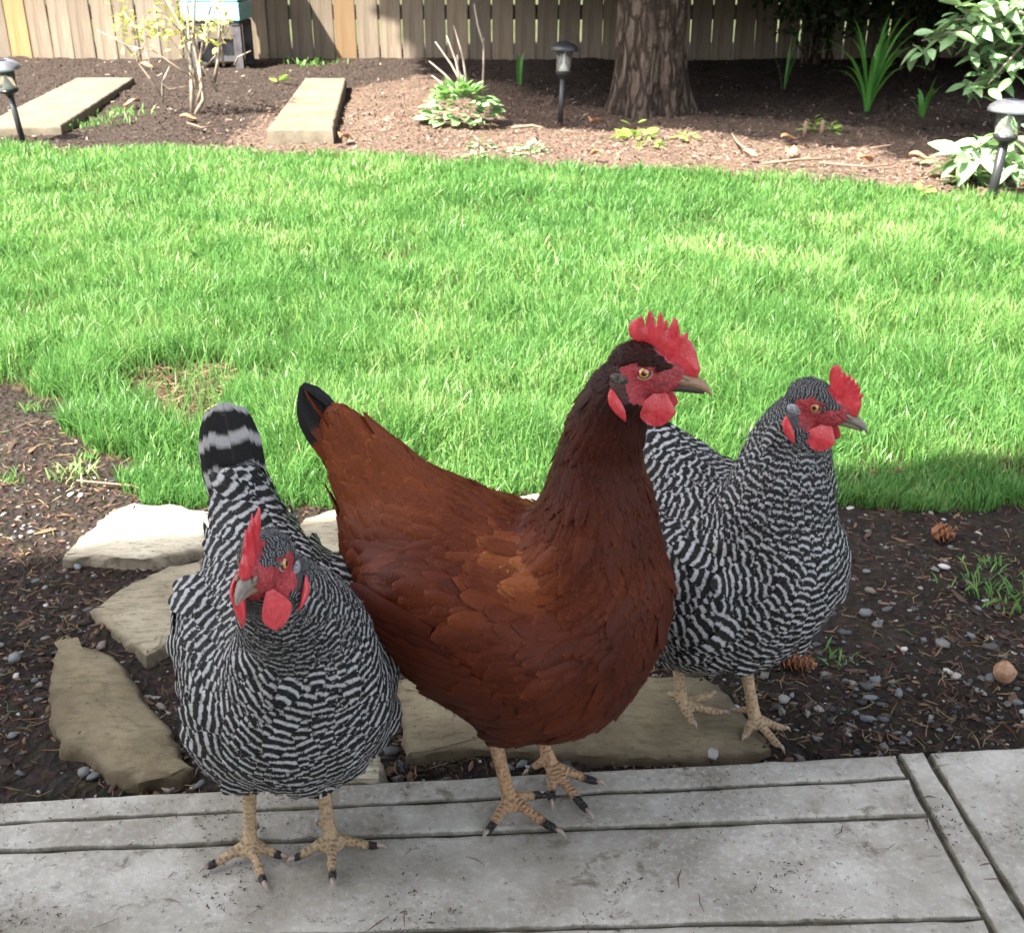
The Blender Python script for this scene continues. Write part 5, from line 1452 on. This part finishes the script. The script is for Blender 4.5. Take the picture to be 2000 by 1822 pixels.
    r0 = cfg.get('leg_r', 0.0066) * 0.90
    for (J, Hk, s, hip, toes, hal) in legs:
        top = Hk.lerp(hip, 0.25)
        mb2.tube([top, Hk, Hk.lerp(J, 0.5), J], [0.013, r0 * 1.18, r0 * 0.98, r0 * 1.12], 14)
        chains.append((np.array([Hk, J]), 0.0))
        for t in toes:
            d = t - J; Lt = d.length
            f = cfg.get('toe_frac', 0.86)
            k1 = J + Vector((d.x * 0.30, d.y * 0.30, 0)); k1.z = t.z + 0.0105
            k2 = J + Vector((d.x * 0.62, d.y * 0.62, 0)); k2.z = t.z + 0.0062
            e = J + Vector((d.x * f, d.y * f, 0)); e.z = t.z + 0.0046
            pts = spline([J, k1, k2, e], 13); rad = [r0 * (0.92 - 0.34 * i / 12) * (1 + 0.07 * math.sin(i * 2.1)) for i in range(13)]
            rad[-1] *= 0.8
            mb2.tube([Vector(q) for q in pts], rad, 10)
            chains.append((pts, 1.0))
        if hal is not None:
            st = J + Vector((0, 0, 0.007)); d = hal - st
            e = st + d * 0.8; e.z = max(hal.z + 0.005, e.z)
            pts = spline([st, st.lerp(e, 0.5) + Vector((0, 0, 0.002)), e], 7)
            mb2.tube([Vector(q) for q in pts], [r0 * (0.8 - 0.3 * i / 6) for i in range(7)], 9)
            chains.append((pts, 1.0))
        # web between the toes
        for a_, b_ in zip(toes[:-1], toes[1:]):
            w1 = J + (a_ - J) * 0.22; w2 = J + (b_ - J) * 0.22; c_ = (w1 + w2) / 2; c_.z = a_.z + 0.007
            ellipsoid(mb2, J.lerp(c_, 0.75), (0.007, 0.007, 0.0042), None, 10, 6)
    body_me, V, F = remeshed(mb2, 0.0023, 2)
    # vertex zones
    hm_inv = Hm.transposed()
    HV = (V - np.array(ho)) @ np.array(Hm) / S3
    wob_ = 1.6 * (fbm(HV[:, 0] * 0.35 + 9, HV[:, 2] * 0.35 + 4, 3) - 0.5)
    nearhead = np.linalg.norm(HV - np.array([6, 0, -6]), axis=1) < 48
    facef = sum(inside(FACE, HV[:, 0] + wob_ + 1.6 * math.cos(j), HV[:, 2] + wob_ + 1.6 * math.sin(j)) for j in range(6)) / 6.0 * nearhead
    facef = np.maximum(facef, nearhead & (np.abs(HV[:, 1]) < 5.5) & (HV[:, 0] > 6) & (HV[:, 2] > -6))
    face = facef > 0.55
    face |= nearhead & (np.abs(HV[:, 1]) > 5) & (inside(EAR, HV[:, 0], HV[:, 2]))
    legm = np.zeros(len(V)); ring = np.zeros(len(V)); mud = np.zeros(len(V)); dmin = np.full(len(V), 9.0)
    for pts, toe in chains:
        pts = np.asarray(pts, float); acc = 0.0; tot = np.linalg.norm(np.diff(pts, axis=0), axis=1).sum()
        for a_, b_ in zip(pts[:-1], pts[1:]):
            ab = b_ - a_; l = np.linalg.norm(ab); t = np.clip(((V - a_) @ ab) / (l * l), 0, 1)
            dd = np.linalg.norm(V - (a_ + t[:, None] * ab), axis=1)
            up = dd < dmin; dmin[up] = dd[up]
            sdist = acc + t * l
            rg = np.maximum(0, np.sin(sdist * 2 * np.pi / 0.0042) - 0.45) * 1.8
            ring[up] = rg[up] if toe else 0.75 * rg[up]
            mud[up] = (np.clip((sdist / tot - cfg['mud']) / 0.3, 0, 1) * (1.0 if toe else 0))[up] if toe else 0
            acc += l
    hz_ = max(l[1].z for l in legs)
    legm = ((dmin < 0.0115) & (V[:, 2] < hz_ + 0.004)).astype(float)
    for k_, a_ in (('face', facef.astype(float)), ('leg', legm), ('ring', ring * legm), ('mud', mud * legm)):
        body_me.attributes.new(k_, 'FLOAT', 'POINT').data.foreach_set('value', a_.astype(np.float32))
    body_me.materials.clear()
    body_me.name = 'body'
    link('body', body_me, MS, root)

    VA, FA = V, F
    bvh = BVHTree.FromPolygons(VA.tolist(), FA.tolist())
    def skin_y(x, z, s):
        o_ = hp(x, s * 60, z); dv_ = (hp(x, 0, z) - o_).normalized(); h_ = bvh.ray_cast(o_, dv_)[0]
        return abs((hm_inv @ (h_ - ho)).y / S3) if h_ is not None else 14.0
    # ---------- head parts
    def place(o, M3, p):
        M4 = M3.to_4x4(); M4.translation = p; o.matrix_local = M4
    comb = COMB_A if cfg['comb'] == 'A' else COMB_B
    pts = []
    n = len(comb)
    for i in range(n):
        a_, b_ = comb[i], comb[(i + 1) % n]; k = max(1, int(math.hypot(a_[0] - b_[0], a_[1] - b_[1]) / 1.3))
        pts += [(a_[0] + (b_[0] - a_[0]) * j / k, a_[1] + (b_[1] - a_[1]) * j / k) for j in range(k)]
    nb_ = len(pts); bp_ = np.array(pts)
    gx_, gz_ = np.meshgrid(np.arange(-18, 46, 1.5), np.arange(-8, 46, 1.5)); gx_ = gx_.ravel() + RNG.uniform(-.3, .3, gx_.size); gz_ = gz_.ravel() + RNG.uniform(-.3, .3, gz_.size)
    ins = inside(pts, gx_, gz_); gpnt = np.stack([gx_[ins], gz_[ins]], -1)
    dist = np.min(np.linalg.norm(gpnt[:, None] - bp_[None], axis=2), axis=1); gpnt, dist = gpnt[dist > 0.7], dist[dist > 0.7]
    allp = [Vector(q) for q in pts] + [Vector(q) for q in gpnt]
    res = delaunay_2d_cdt(allp, [], [list(range(nb_))], 1, 1e-4)
    v2, f2 = res[0], res[2]
    v2n = np.array([tuple(v) for v in v2]); dd = np.min(np.linalg.norm(v2n[:, None] - bp_[None], axis=2), axis=1)
    th = cfg.get('comb_t', 1.0) * np.minimum(2.6, 0.45 + 0.62 * np.sqrt(np.maximum(dd, 0)) + np.clip((12 - v2n[:, 1]) / 14, 0, 1) * 1.6 * np.minimum(dd, 2) / 2)
    flop = cfg.get('comb_flop', 0.0); th = th * np.clip(1.35 - v2n[:, 1] / 48, 0.5, 1.35)
    wav = cfg.get('comb_wav', 1.0) * np.sin(v2n[:, 0] * cfg.get('comb_freq', 0.42) + cfg['seed']) * np.clip((v2n[:, 1] - 5) / 27, 0, 1.2) ** 1.5 + flop * np.clip((v2n[:, 1]) / 40, 0, 1) ** 1.5
    A1 = np.stack([v2n[:, 0], wav + th, v2n[:, 1]], -1); A2 = np.stack([v2n[:, 0], wav - th, v2n[:, 1]], -1)
    nv = len(v2n); fs_ = [tuple(f)[::-1] for f in f2] + [tuple(i + nv for i in f) for f in f2]
    edge_count = {}
    for f in f2:
        f = list(f)
        for i in range(len(f)):
            e = (f[i], f[(i + 1) % len(f)]); edge_count[e] = 1
    for e in list(edge_count):
        if (e[1], e[0]) not in edge_count: fs_.append((e[0], e[1], e[1] + nv, e[0] + nv))
    me = bpy.data.meshes.new('comb'); me.from_pydata([tuple(q * S3) for q in np.concatenate([A1, A2])], [], fs_); me.update()
    o = link('comb', me, M_COMB, root); place(o, Hm, ho)
    for s in (-1, 1):
        # wattle: a rounded hanging lobe
        wl_, ww_ = cfg.get('wattle', (14.5, 12.0)); b = MB(); rings = []
        for i in range(15):
            t = i / 14; z = -wl_ * 2 * t
            hw = ww_ * (math.sin(math.pi * min(1, 0.12 + 0.88 * t)) ** 0.62 if t < 0.999 else 0.02) * (0.45 + 0.55 * min(1, t * 1.8))
            tk = (2.1 * math.sin(math.pi * min(0.97, 0.15 + 0.82 * t)) + 0.3)
            xo = -2.5 * math.sin(t * 2.2); yo = s * (3.0 * math.sin(t * 2.0))
            rings.append([(xo + hw * math.cos(2 * math.pi * k / 22), yo + s * 1.6 * math.cos(2 * math.pi * k / 22) ** 2 + tk * math.sin(2 * math.pi * k / 22), z) for k in range(22)])
        b.loft([[Vector(q) * S3 for q in r] for r in rings][::-1])
        o = b.build('wattle', M_COMB, root); place(o, Hm @ Matrix.Rotation(R(cfg.get('wattle_back', 8)), 3, 'Y') @ Matrix.Rotation(s * R(cfg.get('wattle_out', 8)), 3, 'X') @ Matrix.Rotation(s * R(cfg.get('wattle_turn', 12)), 3, 'Z'), hp(12.5, s * cfg.get('wattle_y', 6.0), -15.5))
        b = MB(); rings = []; ye_ = skin_y(-17, -20, s)
        for i in range(11):
            t = i / 10; r = math.sin(math.pi * (0.06 + 0.9 * t)); ys_ = skin_y(-22 + 11.5 * t ** 1.3, -11.5 - 23 * t, s)
            rings.append([(-22 + 11.5 * t ** 1.3 + 5.2 * r * math.cos(2 * math.pi * k / 16), s * (0.45 * ys_ + 0.55 * ye_ + 1.6 + 2.2 * t) + 2.5 * r * math.sin(2 * math.pi * k / 16), -11.5 - 23 * t) for k in range(16)])
        b.loft([[Vector(q) * S3 for q in r] for r in rings][::-1]); o = b.build('earlobe', M_COMB, root); place(o, Hm, ho)
        b = MB(); ellipsoid(b, Vector((-17.5, s * (skin_y(-17.5, -6, s) - 0.2), -6.0)) * S3, (7.0 * S3, 2.0 * S3, 4.8 * S3), Matrix.Rotation(R(18), 3, 'Y'))
        o = b.build('ear_tuft', M_EARR if red else M_EARB, root); place(o, Hm, ho)
        # eye
        b = MB(); ellipsoid(b, (0, 0, 0), (5.2 * S3, 5.2 * S3, 5.2 * S3), None, 24, 16)
        eye = b.build('eye', M_EYE, root); Me = Hm @ Matrix.Rotation(-s * R(84), 3, 'X') @ Matrix.Rotation(R(4), 3, 'Y'); place(eye, Me, hp(0, s * 12.3, 0))
        b = MB(); n_ = 26
        b.tube([(5.5 * S3 * math.cos(2 * math.pi * k / n_), 5.0 * S3 * math.sin(2 * math.pi * k / n_), 2.0 * S3) for k in range(n_ + 1)], 1.05 * S3, 8)
        o = b.build('eyelid', M_LID, root); place(o, Me, hp(0, s * 11.6, 0))
    # beak
    bk = cfg.get('beak', 1.0)
    up_ = spline([(19, -7.0, 7.8, 6.2), (29, -8.0, 6.8, 6.2), (38, -10.2, 5.4, 5.4), (45, -13.6, 3.6, 3.9), (49.3, -18.6, 1.0, 1.0)], 16)
    rings = [[(x, w * math.cos(2 * math.pi * k / 16), z + h * math.sin(2 * math.pi * k / 16) * (1.0 if math.sin(2 * math.pi * k / 16) > 0 else 0.7)) for k in range(16)] for x, z, w, h in [(20 + (q[0] - 20) * (0.5 + 0.5 * bk), q[1], q[2] * bk, q[3] * bk) for q in up_]]
    b = MB(); b.loft([[Vector(q) * S3 for q in r] for r in rings][::-1]); o = b.build('upper_beak', M_BEAKR if red else M_BEAKB, root); place(o, Hm, ho)
    lo_ = spline([(17, -14.0, 6.3, 3.6), (27, -13.2, 5.5, 4.0), (36, -14.2, 4.0, 3.4), (43.5, -16.6, 1.4, 1.1)], 12)
    rings = [[(x, w * math.cos(2 * math.pi * k / 14), z + h * math.sin(2 * math.pi * k / 14)) for k in range(14)] for x, z, w, h in [(20 + (q[0] - 20) * (0.5 + 0.5 * bk), q[1], q[2] * bk, q[3] * bk) for q in lo_]]
    b = MB(); b.loft([[Vector(q) * S3 for q in r] for r in rings][::-1]); o = b.build('lower_beak', M_BEAKD if red else M_BEAKP, root); place(o, Hm, ho)
    for s in (-1, 1):
        b = MB(); ellipsoid(b, Vector((30, s * 5.6, -4.6)) * S3, (3.4 * S3, 1.6 * S3, 1.5 * S3), Matrix.Rotation(R(28), 3, 'Y'), 12, 8)
        o = b.build('nostril', M_BEAKP, root); place(o, Hm, ho)
    # claws
    for (J, Hk, s, hip, toes, hal) in legs:
        for t in toes + ([hal] if hal is not None else []):
            d = (t - J); d.z = 0; Lt = d.length; d.normalize(); f = cfg.get('toe_frac', 0.86) if t is not hal else 0.8
            e = t - d * (Lt * (1 - f)) - d * 0.002; e.z = t.z + 0.0055
            if t is hal: e.z = t.z + 0.007
            mid = e.lerp(t, 0.55); mid.z = t.z + 0.0055
            tp = t.copy(); tp.z = t.z + 0.0012
            b = MB(); b.tube([e, e.lerp(mid, 0.6) + Vector((0, 0, 0.0006)), mid, tp], [0.0023, 0.0021, 0.0016, 0.0003], 9); b.build('claw', M_CLAW, root)

    # ---------- plumage
    tri = np.concatenate([FA[:, [0, 1, 2]], FA[:, [0, 2, 3]]])
    a_, b_, c_ = VA[tri[:, 0]], VA[tri[:, 1]], VA[tri[:, 2]]
    nrm = np.cross(b_ - a_, c_ - a_); ar = np.linalg.norm(nrm, axis=1); nrm = nrm / np.maximum(ar, 1e-12)[:, None]
    pick = RNG.choice(len(tri), 120000, p=ar / ar.sum())
    r1, r2 = np.sqrt(RNG.random(len(pick))), RNG.random(len(pick))
    Pp = a_[pick] * (1 - r1)[:, None] + b_[pick] * (r1 * (1 - r2))[:, None] + c_[pick] * (r1 * r2)[:, None]
    Nn = nrm[pick]
    near_v = tri[pick, 0]
    tl3 = tl[:, :3]; tdir_ = unit(tl3[-1] - tl3[3])
    ok = (legm[near_v] < 0.5) & (~face[near_v]) & ~((Nn @ tdir_ > 0.72) & ((Pp - tl3[6]) @ tdir_ > 0))
    Pp, Nn = Pp[ok], Nn[ok]
    hv = (Pp - np.array(ho)) @ np.array(Hm) / S3
    dh = np.linalg.norm(hv - np.array([2, 0, -4]), axis=1)                      # mm from head centre
    # neck coordinate
    nkp = nk[:, :3]
    dn = np.linalg.norm(Pp[:, None] - nkp[None], axis=2) / np.maximum(nk[None, :, 4], 0.02)
    ni = np.argmin(dn, axis=1); tn = ni / (len(nkp) - 1.0)
    tang = unit(np.gradient(nkp, axis=0))
    front = Pp[:, 0]
    n0 = cfg.get('neck_from', 0.10)
    neckw = sstep(n0, n0 + 0.22, tn) * (dn[np.arange(len(Pp)), ni] < 1.7)
    neckw = np.maximum(neckw, sstep(60, 42, dh))
    # tail coordinate
    tlp = tl[:, :3]; tdir = unit(tlp[-1] - tlp[3])
    tw = sstep(-0.03, 0.05, (Pp - tlp[3]) @ tdir) * (Pp[:, 0] < -0.06)
    d = np.zeros_like(Pp); d[:] = (-1.0, 0, -0.22)
    fr = sstep(0.02, 0.10, Pp[:, 0])[:, None]
    d = d * (1 - fr) + np.array([-0.75, 0, -0.75]) * fr
    low = sstep(0.145, 0.085, Pp[:, 2])[:, None]
    d = d * (1 - low) + np.array([-0.8, 0, -0.35]) * low
    d = unit(d) * (1 - tw[:, None]) + tdir[None] * tw[:, None]
    d = unit(d) * (1 - neckw[:, None]) - tang[ni] * neckw[:, None]
    hb_ = sstep(40, 26, dh)[:, None]
    d = unit(d) * (1 - hb_) - (np.array(Hm)[:, 0] * 0.9 + np.array([0, 0, 0.25]))[None] * hb_
    d = d - Nn * np.sum(d * Nn, 1)[:, None]; d = unit(d)
    swirl = (0.0 if red else 1.0) * 1.1 * (fbm(Pp[:, 0] * 13 + Pp[:, 1] * 9 + cfg['seed'] * 5, Pp[:, 2] * 13 + 3 - Pp[:, 1] * 5, 2) - 0.5) * (1 - 0.6 * neckw)
    jit = (swirl + RNG.normal(0, 0.13 if red else 0.20, len(Pp)))[:, None]
    d = unit(d + np.cross(Nn, d) * jit)
    hd = sstep(52, 26, dh)                                                     # 1 on the head
    back = sstep(0.2, 0.8, Nn[:, 2]) * (Pp[:, 2] > 0.2)
    flank = (np.abs(Pp[:, 1]) > 0.055) & (Pp[:, 0] < 0.06) & (Pp[:, 2] > 0.13)
    fluff = sstep(0.13, 0.09, Pp[:, 2])
    L = 0.034 + 0.012 * flank + 0.014 * tw + 0.004 * back
    W = 0.022 + 0.003 * flank - 0.003 * fluff
    if not red: W = W * 0.88
    if red: W = 0.0155 + 0.004 * flank; L = L * 1.05
    L = L * (1 - neckw) + (0.030 + 0.016 * (1 - tn)) * neckw if red else L * (1 - neckw) + (0.024 + 0.010 * (1 - tn)) * neckw
    W = W * (1 - neckw) + ((0.0085 if red else 0.0105) + 0.004 * (1 - tn)) * neckw
    L = L * (1 - hd) + 0.0085 * hd; W = W * (1 - hd) + 0.0050 * hd
    rad = (0.0070 if red else 0.0074) * (1 - neckw) + 0.0052 * neckw; rad = rad * (1 - hd) + 0.0028 * hd
    rad = np.round(rad * 1000 / 0.5) * 0.5 / 1000
    ok_t = (Pp - tlp[-1]) @ tdir < -0.016
    Pp, Nn, d, L, W, neckw, tn, hd, tw, flank, back, dh, fluff, rad = [q[ok_t] for q in (Pp, Nn, d, L, W, neckw, tn, hd, tw, flank, back, dh, fluff, rad)]
    keep = poisson(Pp, rad)
    Pp, Nn, d, L, W, neckw, tn, hd, tw, flank, back, dh, fluff = [q[keep] for q in (Pp, Nn, d, L, W, neckw, tn, hd, tw, flank, back, dh, fluff)]
    n = len(Pp)
    L *= RNG.uniform(0.88, 1.12, n); W *= RNG.uniform(0.88, 1.12, n)
    lift = np.clip((0.06 if red else 0.105) + RNG.normal(0, 0.022, n), 0.04, 0.2) * (1 - 0.25 * neckw) * (1 - 0.3 * hd)
    loose = RNG.random(n) < 0.05; lift = np.where(loose & (hd < 0.1), lift * 2.1, lift)
    start = Pp - d * (L * 0.5)[:, None] * (1 - hd)[:, None]
    rnd = RNG.random(n)
    pitch = 0.0072 + 0.0014 * flank + 0.0045 * tw - 0.0006 * fluff
    pitch = pitch * (1 - neckw) + (0.0052 + 0.0024 * (1 - tn)) * neckw; pitch = pitch * (1 - hd) + 0.0026 * hd
    pitch *= RNG.uniform(0.93, 1.07, n)
    tint = np.full(n, 0.37) + 0.15 * sstep(0.24, 0.29, Pp[:, 2]) * (1 - neckw) + 0.12 * tw - 0.10 * sstep(-0.06, -0.12, Pp[:, 0]) * sstep(0.25, 0.20, Pp[:, 2])  # red hen: paler top, darker lower rear paint light and occlusion into feathers
    sh = np.exp(-((Pp[:, 0] - 0.015) ** 2 + (Pp[:, 2] - 0.255) ** 2) / 0.0016) * (np.abs(Pp[:, 1]) > 0.02)
    tint = tint + 0.26 * sh * (0.4 + 1.2 * RNG.random(n)) - 0.10 * fluff - 0.06 * (Pp[:, 0] > 0.09)  # orange shoulder is plumage; darker belly and breast put shade into the colour
    nkc = sstep(n0, n0 + 0.6, tn) * (neckw > 0.01)
    tint = tint * (1 - nkc) + (0.39 - 0.26 * tn) * nkc; tint = tint * (1 - hd) + 0.05 * hd
    tint += 0.08 * (RNG.random(n) - 0.5) * flank * (1 - neckw)
    tint += 0.05 * (neckw > 0.1) * (neckw < 0.6)
    if not red: tint = np.clip(0.8 * hd + 0.45 * neckw * tn, 0, 0.85) + 0.18 * RNG.random(n)
    blk = np.where((neckw > 0.15) & (neckw < 0.75) & (Pp[:, 0] < 0.06) & (Pp[:, 2] > 0.235) & (RNG.random(n) < 0.0), 0.55, 0.0)
    me = plumage_mesh('plumage', bvh, start, d, L, W, lift, neckw, {'pitch': pitch, 'rnd': rnd, 'tint': tint, 'blk': blk}, 9 if not red else 6, cfg.get('wisp', 0.0034))
    o = link('plumage', me, MF, root); o['kind'] = 'stuff'
    # ---------- flight feathers of the folded wings
    for s in (-1, 1):
        wc = cfg['wing']
        for k in range(9):
            f = k / 8.0
            p0 = Vector((wc[0] + 0.055 - 0.065 * f, s * (wc[1] + 0.010), wc[2] - 0.034 + 0.050 * f))
            loc_, nor_, _, _ = bvh.find_nearest(p0)
            dd_ = Vector((-1, -s * 0.02, -0.02 + 0.22 * f)); 
            VV, Q, A = [], [], {}
            ln_ = cfg.get('wing_len', 0.088)
            # follow the flank so the feather hugs the body
            C = np.zeros((1, 6, 3)); N = np.zeros((1, 6, 3)); D = np.zeros((1, 6, 3)); q = loc_; pv = 0; di = dd_ - nor_ * dd_.dot(nor_); di.normalize()
            for r in range(6):
                q2 = q + di * (ln_ * (V_ROWS[r] - pv)); pv = V_ROWS[r]; l2, n2, _, _ = bvh.find_nearest(q2)
                n2 = (n2 + Vector((0, s, 0)) * 0.8).normalized()
                q = q2.lerp(l2, 0.75 if r < 4 else 0.4); di = (di - n2 * di.dot(n2)).normalized()
                C[0, r] = q + n2 * (0.0056 + 0.0022 * f + 0.002 * V_ROWS[r]); N[0, r] = n2; D[0, r] = di
            P_, s_, u_ = feather_rows_to_mesh(C, N, D, np.array([ln_]), np.array([0.021]), W_BODY, 0.25, None, 0.015)
            A = {'pitch': np.full(30, 0.0105), 'rnd': np.full(30, RNG.random()), 'tint': np.full(30, (0.36 - 0.12 * f + 0.06 * RNG.random()) if red else 0.0), 'blk': np.zeros(30), 'fs': s_.ravel(), 'fu': u_.ravel()}
            link('wing_feather', np_mesh('wing_feather', P_.reshape(-1, 3), FQ, A), MF, root)
    # ---------- tail feathers
    tp, tdv = Vector(tlp[-4]), Vector(tdir)
    tpd = Vector(cfg.get('tail_dir', tuple(tdv))).normalized()
    upn = Vector((0, 1, 0)).cross(tpd); upn = upn if upn.x > 0 else -upn        # upper (front) face of the tail
    for k in range(cfg.get('tail_n', 12)):
        row, i = divmod(k, 6); a = (i - 2.5)
        sp_ = cfg.get('tail_spread', 0.06)
        dv = (tpd + Vector((0, 1, 0)) * (a * sp_) - upn * (0.10 * row + 0.035 * abs(a))).normalized()
        nv_ = (upn + Vector((0, 1, 0)) * (a * cfg.get('tail_tent', 0.33))).normalized()
        ln_ = cfg['tail_len'] * (1 - (0.05 if red else 0.035) * abs(a) - 0.06 * row) * random.uniform(0.97, 1.03)
        VV, Q, A = free_feather(tp - tpd * (cfg['tail_len'] * 0.42) + Vector((0, a * 0.0035, 0)) - upn * (0.004 + 0.006 * row + 0.0016 * abs(a)), dv, nv_, ln_, cfg.get('tail_w', 0.030), -0.18,
                                {'pitch': cfg.get('tail_pitch', 0.026), 'rnd': (2.9 + 0.25 * random.random()) if not red else 0.2 * random.random(), 'tint': (0.55 + 0.1 * random.random()) if red else 0.0, 'blk': 0.95 if (abs(a) > 1 or a < 0) else 0.0})
        link('tail_feather', np_mesh('tail_feather', VV, Q, A), MF, root)
    return root

BODY = [(-.166, .237, .030, .020), (-.152, .228, .066, .040), (-.12, .216, .084, .060), (-.08, .198, .096, .080), (-.03, .180, .097, .089), (.02, .174, .095, .090), (.05, .176, .092, .085), (.08, .188, .081, .072), (.103, .203, .058, .052), (.117, .211, .024, .024)]
def leg(joint, hock, toes, hal, z=0.0, dy=0.016):
    J = gp(joint[0], joint[1], z + 0.016)
    return {'joint': J, 'hock': dp(hock[0], hock[1], J.y + dy), 'toes': [gp(t[0], t[1], z + (t[2] if len(t) > 2 else 0.001)) for t in toes], 'hallux': gp(hal[0], hal[1], z + 0.001) if hal else None}

make_hen(dict(label='rusty red hen with tall red comb standing in the middle of the three', red=True, origin=(0.015, 0.815, 0), yaw=-20, seed=1.0,
    body=BODY, smooth=20,
    neck=[(.042, 0, .19, .066, .074), (.052, 0, .25, .059, .062), (.056, 0, .30, .044, .046), (.057, 0, .345, .031, .033)],
    tail=[(-.08, 0, .225, .060, .055), (-.115, 0, .256, .053, .041), (-.142, 0, .290, .040, .027), (-.164, 0, .320, .026, .015), (-.181, 0, .344, .012, .007)],
    wing=(-.034, .074, .196, .096, .026, .050), head=dp(1262, 716, .780), head_yaw=-13, head_pitch=0, head_scale=1.0, comb='A', comb_flop=0.5,
    tail_len=0.090, tail_w=0.032, tail_dir=(-.50, 0, .86), tail_spread=0.008, tail_tent=1.25, tail_n=6, wing_tilt=22, mud=0.55, leg_r=0.0068, wattle=(13.5, 15.0), wattle_out=6, wattle_turn=-5, wattle_back=2,
    legs=[leg((995, 1556), (965, 1440), [(942, 1644), (1107, 1639), (1069, 1553)], None), leg((1076, 1492), (1047, 1412), [(1078, 1585), (1161, 1606), (1184, 1538)], (1020, 1515))]))

BODYB = BODY
make_hen(dict(label='black and white barred hen facing the camera with lowered head, front left', red=False, group='barred hens', origin=(-.184, .770, 0), yaw=-66, seed=2.2, scale=0.89, lift=-0.002,
    body=[(x, zc, hz, hy * (0.97 if x > -.05 else 0.80)) for x, zc, hz, hy in BODYB], smooth=14,
    neck=[(.050, 0, .19, .062, .072), (.078, 0, .245, .054, .060), (.092, -.004, .285, .044, .048)],
    tail=[(-.09, 0, .225, .058, .052), (-.122, 0, .262, .042, .038), (-.142, 0, .290, .026, .028), (-.155, 0, .315, .015, .020)],
    wing=(-.030, .068, .190, .092, .022, .056), neck_from=0.30, head=dp(512, 1098, .622), head_yaw=-97, head_pitch=19, head_scale=0.95, comb='B', comb_t=0.95, comb_wav=1.2, comb_freq=0.5,
    tail_len=0.135, tail_w=0.037, tail_dir=(-.28, 0, .96), tail_spread=0.03, tail_tent=0.22, tail_pitch=0.030, mud=0.62, leg_r=0.0064, wattle=(15.5, 12.5), wattle_out=0, wattle_turn=-38, wattle_back=22, wattle_y=8.5, beak=0.86,
    legs=[leg((488, 1643), (487, 1535), [(388, 1708), (523, 1747), (566, 1682)], (506, 1612)), leg((646, 1634), (632, 1545), [(558, 1690), (651, 1742), (758, 1660)], (616, 1605))]))

make_hen(dict(label='black and white barred hen looking right, standing behind the red hen', red=False, group='barred hens', origin=(.205, .935, -.012), yaw=-46, seed=3.1, scale=0.93, lift=0.006,
    body=BODYB, smooth=14,
    neck=[(.040, 0, .19, .064, .070), (.050, 0, .25, .055, .060), (.052, .003, .295, .046, .048), (.054, .006, .330, .036, .037)],
    tail=[(-.09, 0, .220, .056, .055), (-.128, 0, .244, .042, .040), (-.153, 0, .266, .028, .026), (-.170, 0, .285, .016, .016)],
    wing=(-.030, .078, .190, .098, .022, .058), head=dp(1600, 786, .885), head_yaw=-30, head_pitch=-3, head_scale=0.93, comb='B',
    tail_len=0.075, tail_w=0.030, tail_dir=(-.75, 0, .66), tail_pitch=0.024, mud=0.95, leg_r=0.0066, wattle=(13.5, 14.5), wattle_out=10, wattle_turn=-14, beak=0.9,
    legs=[leg((1332, 1372), (1323, 1290), [(1361, 1426), (1428, 1399), (1402, 1357)], (1303, 1358), -0.010), leg((1474, 1400), (1457, 1306), [(1449, 1451), (1533, 1474), (1545, 1431)], (1424, 1390), -0.016)]))
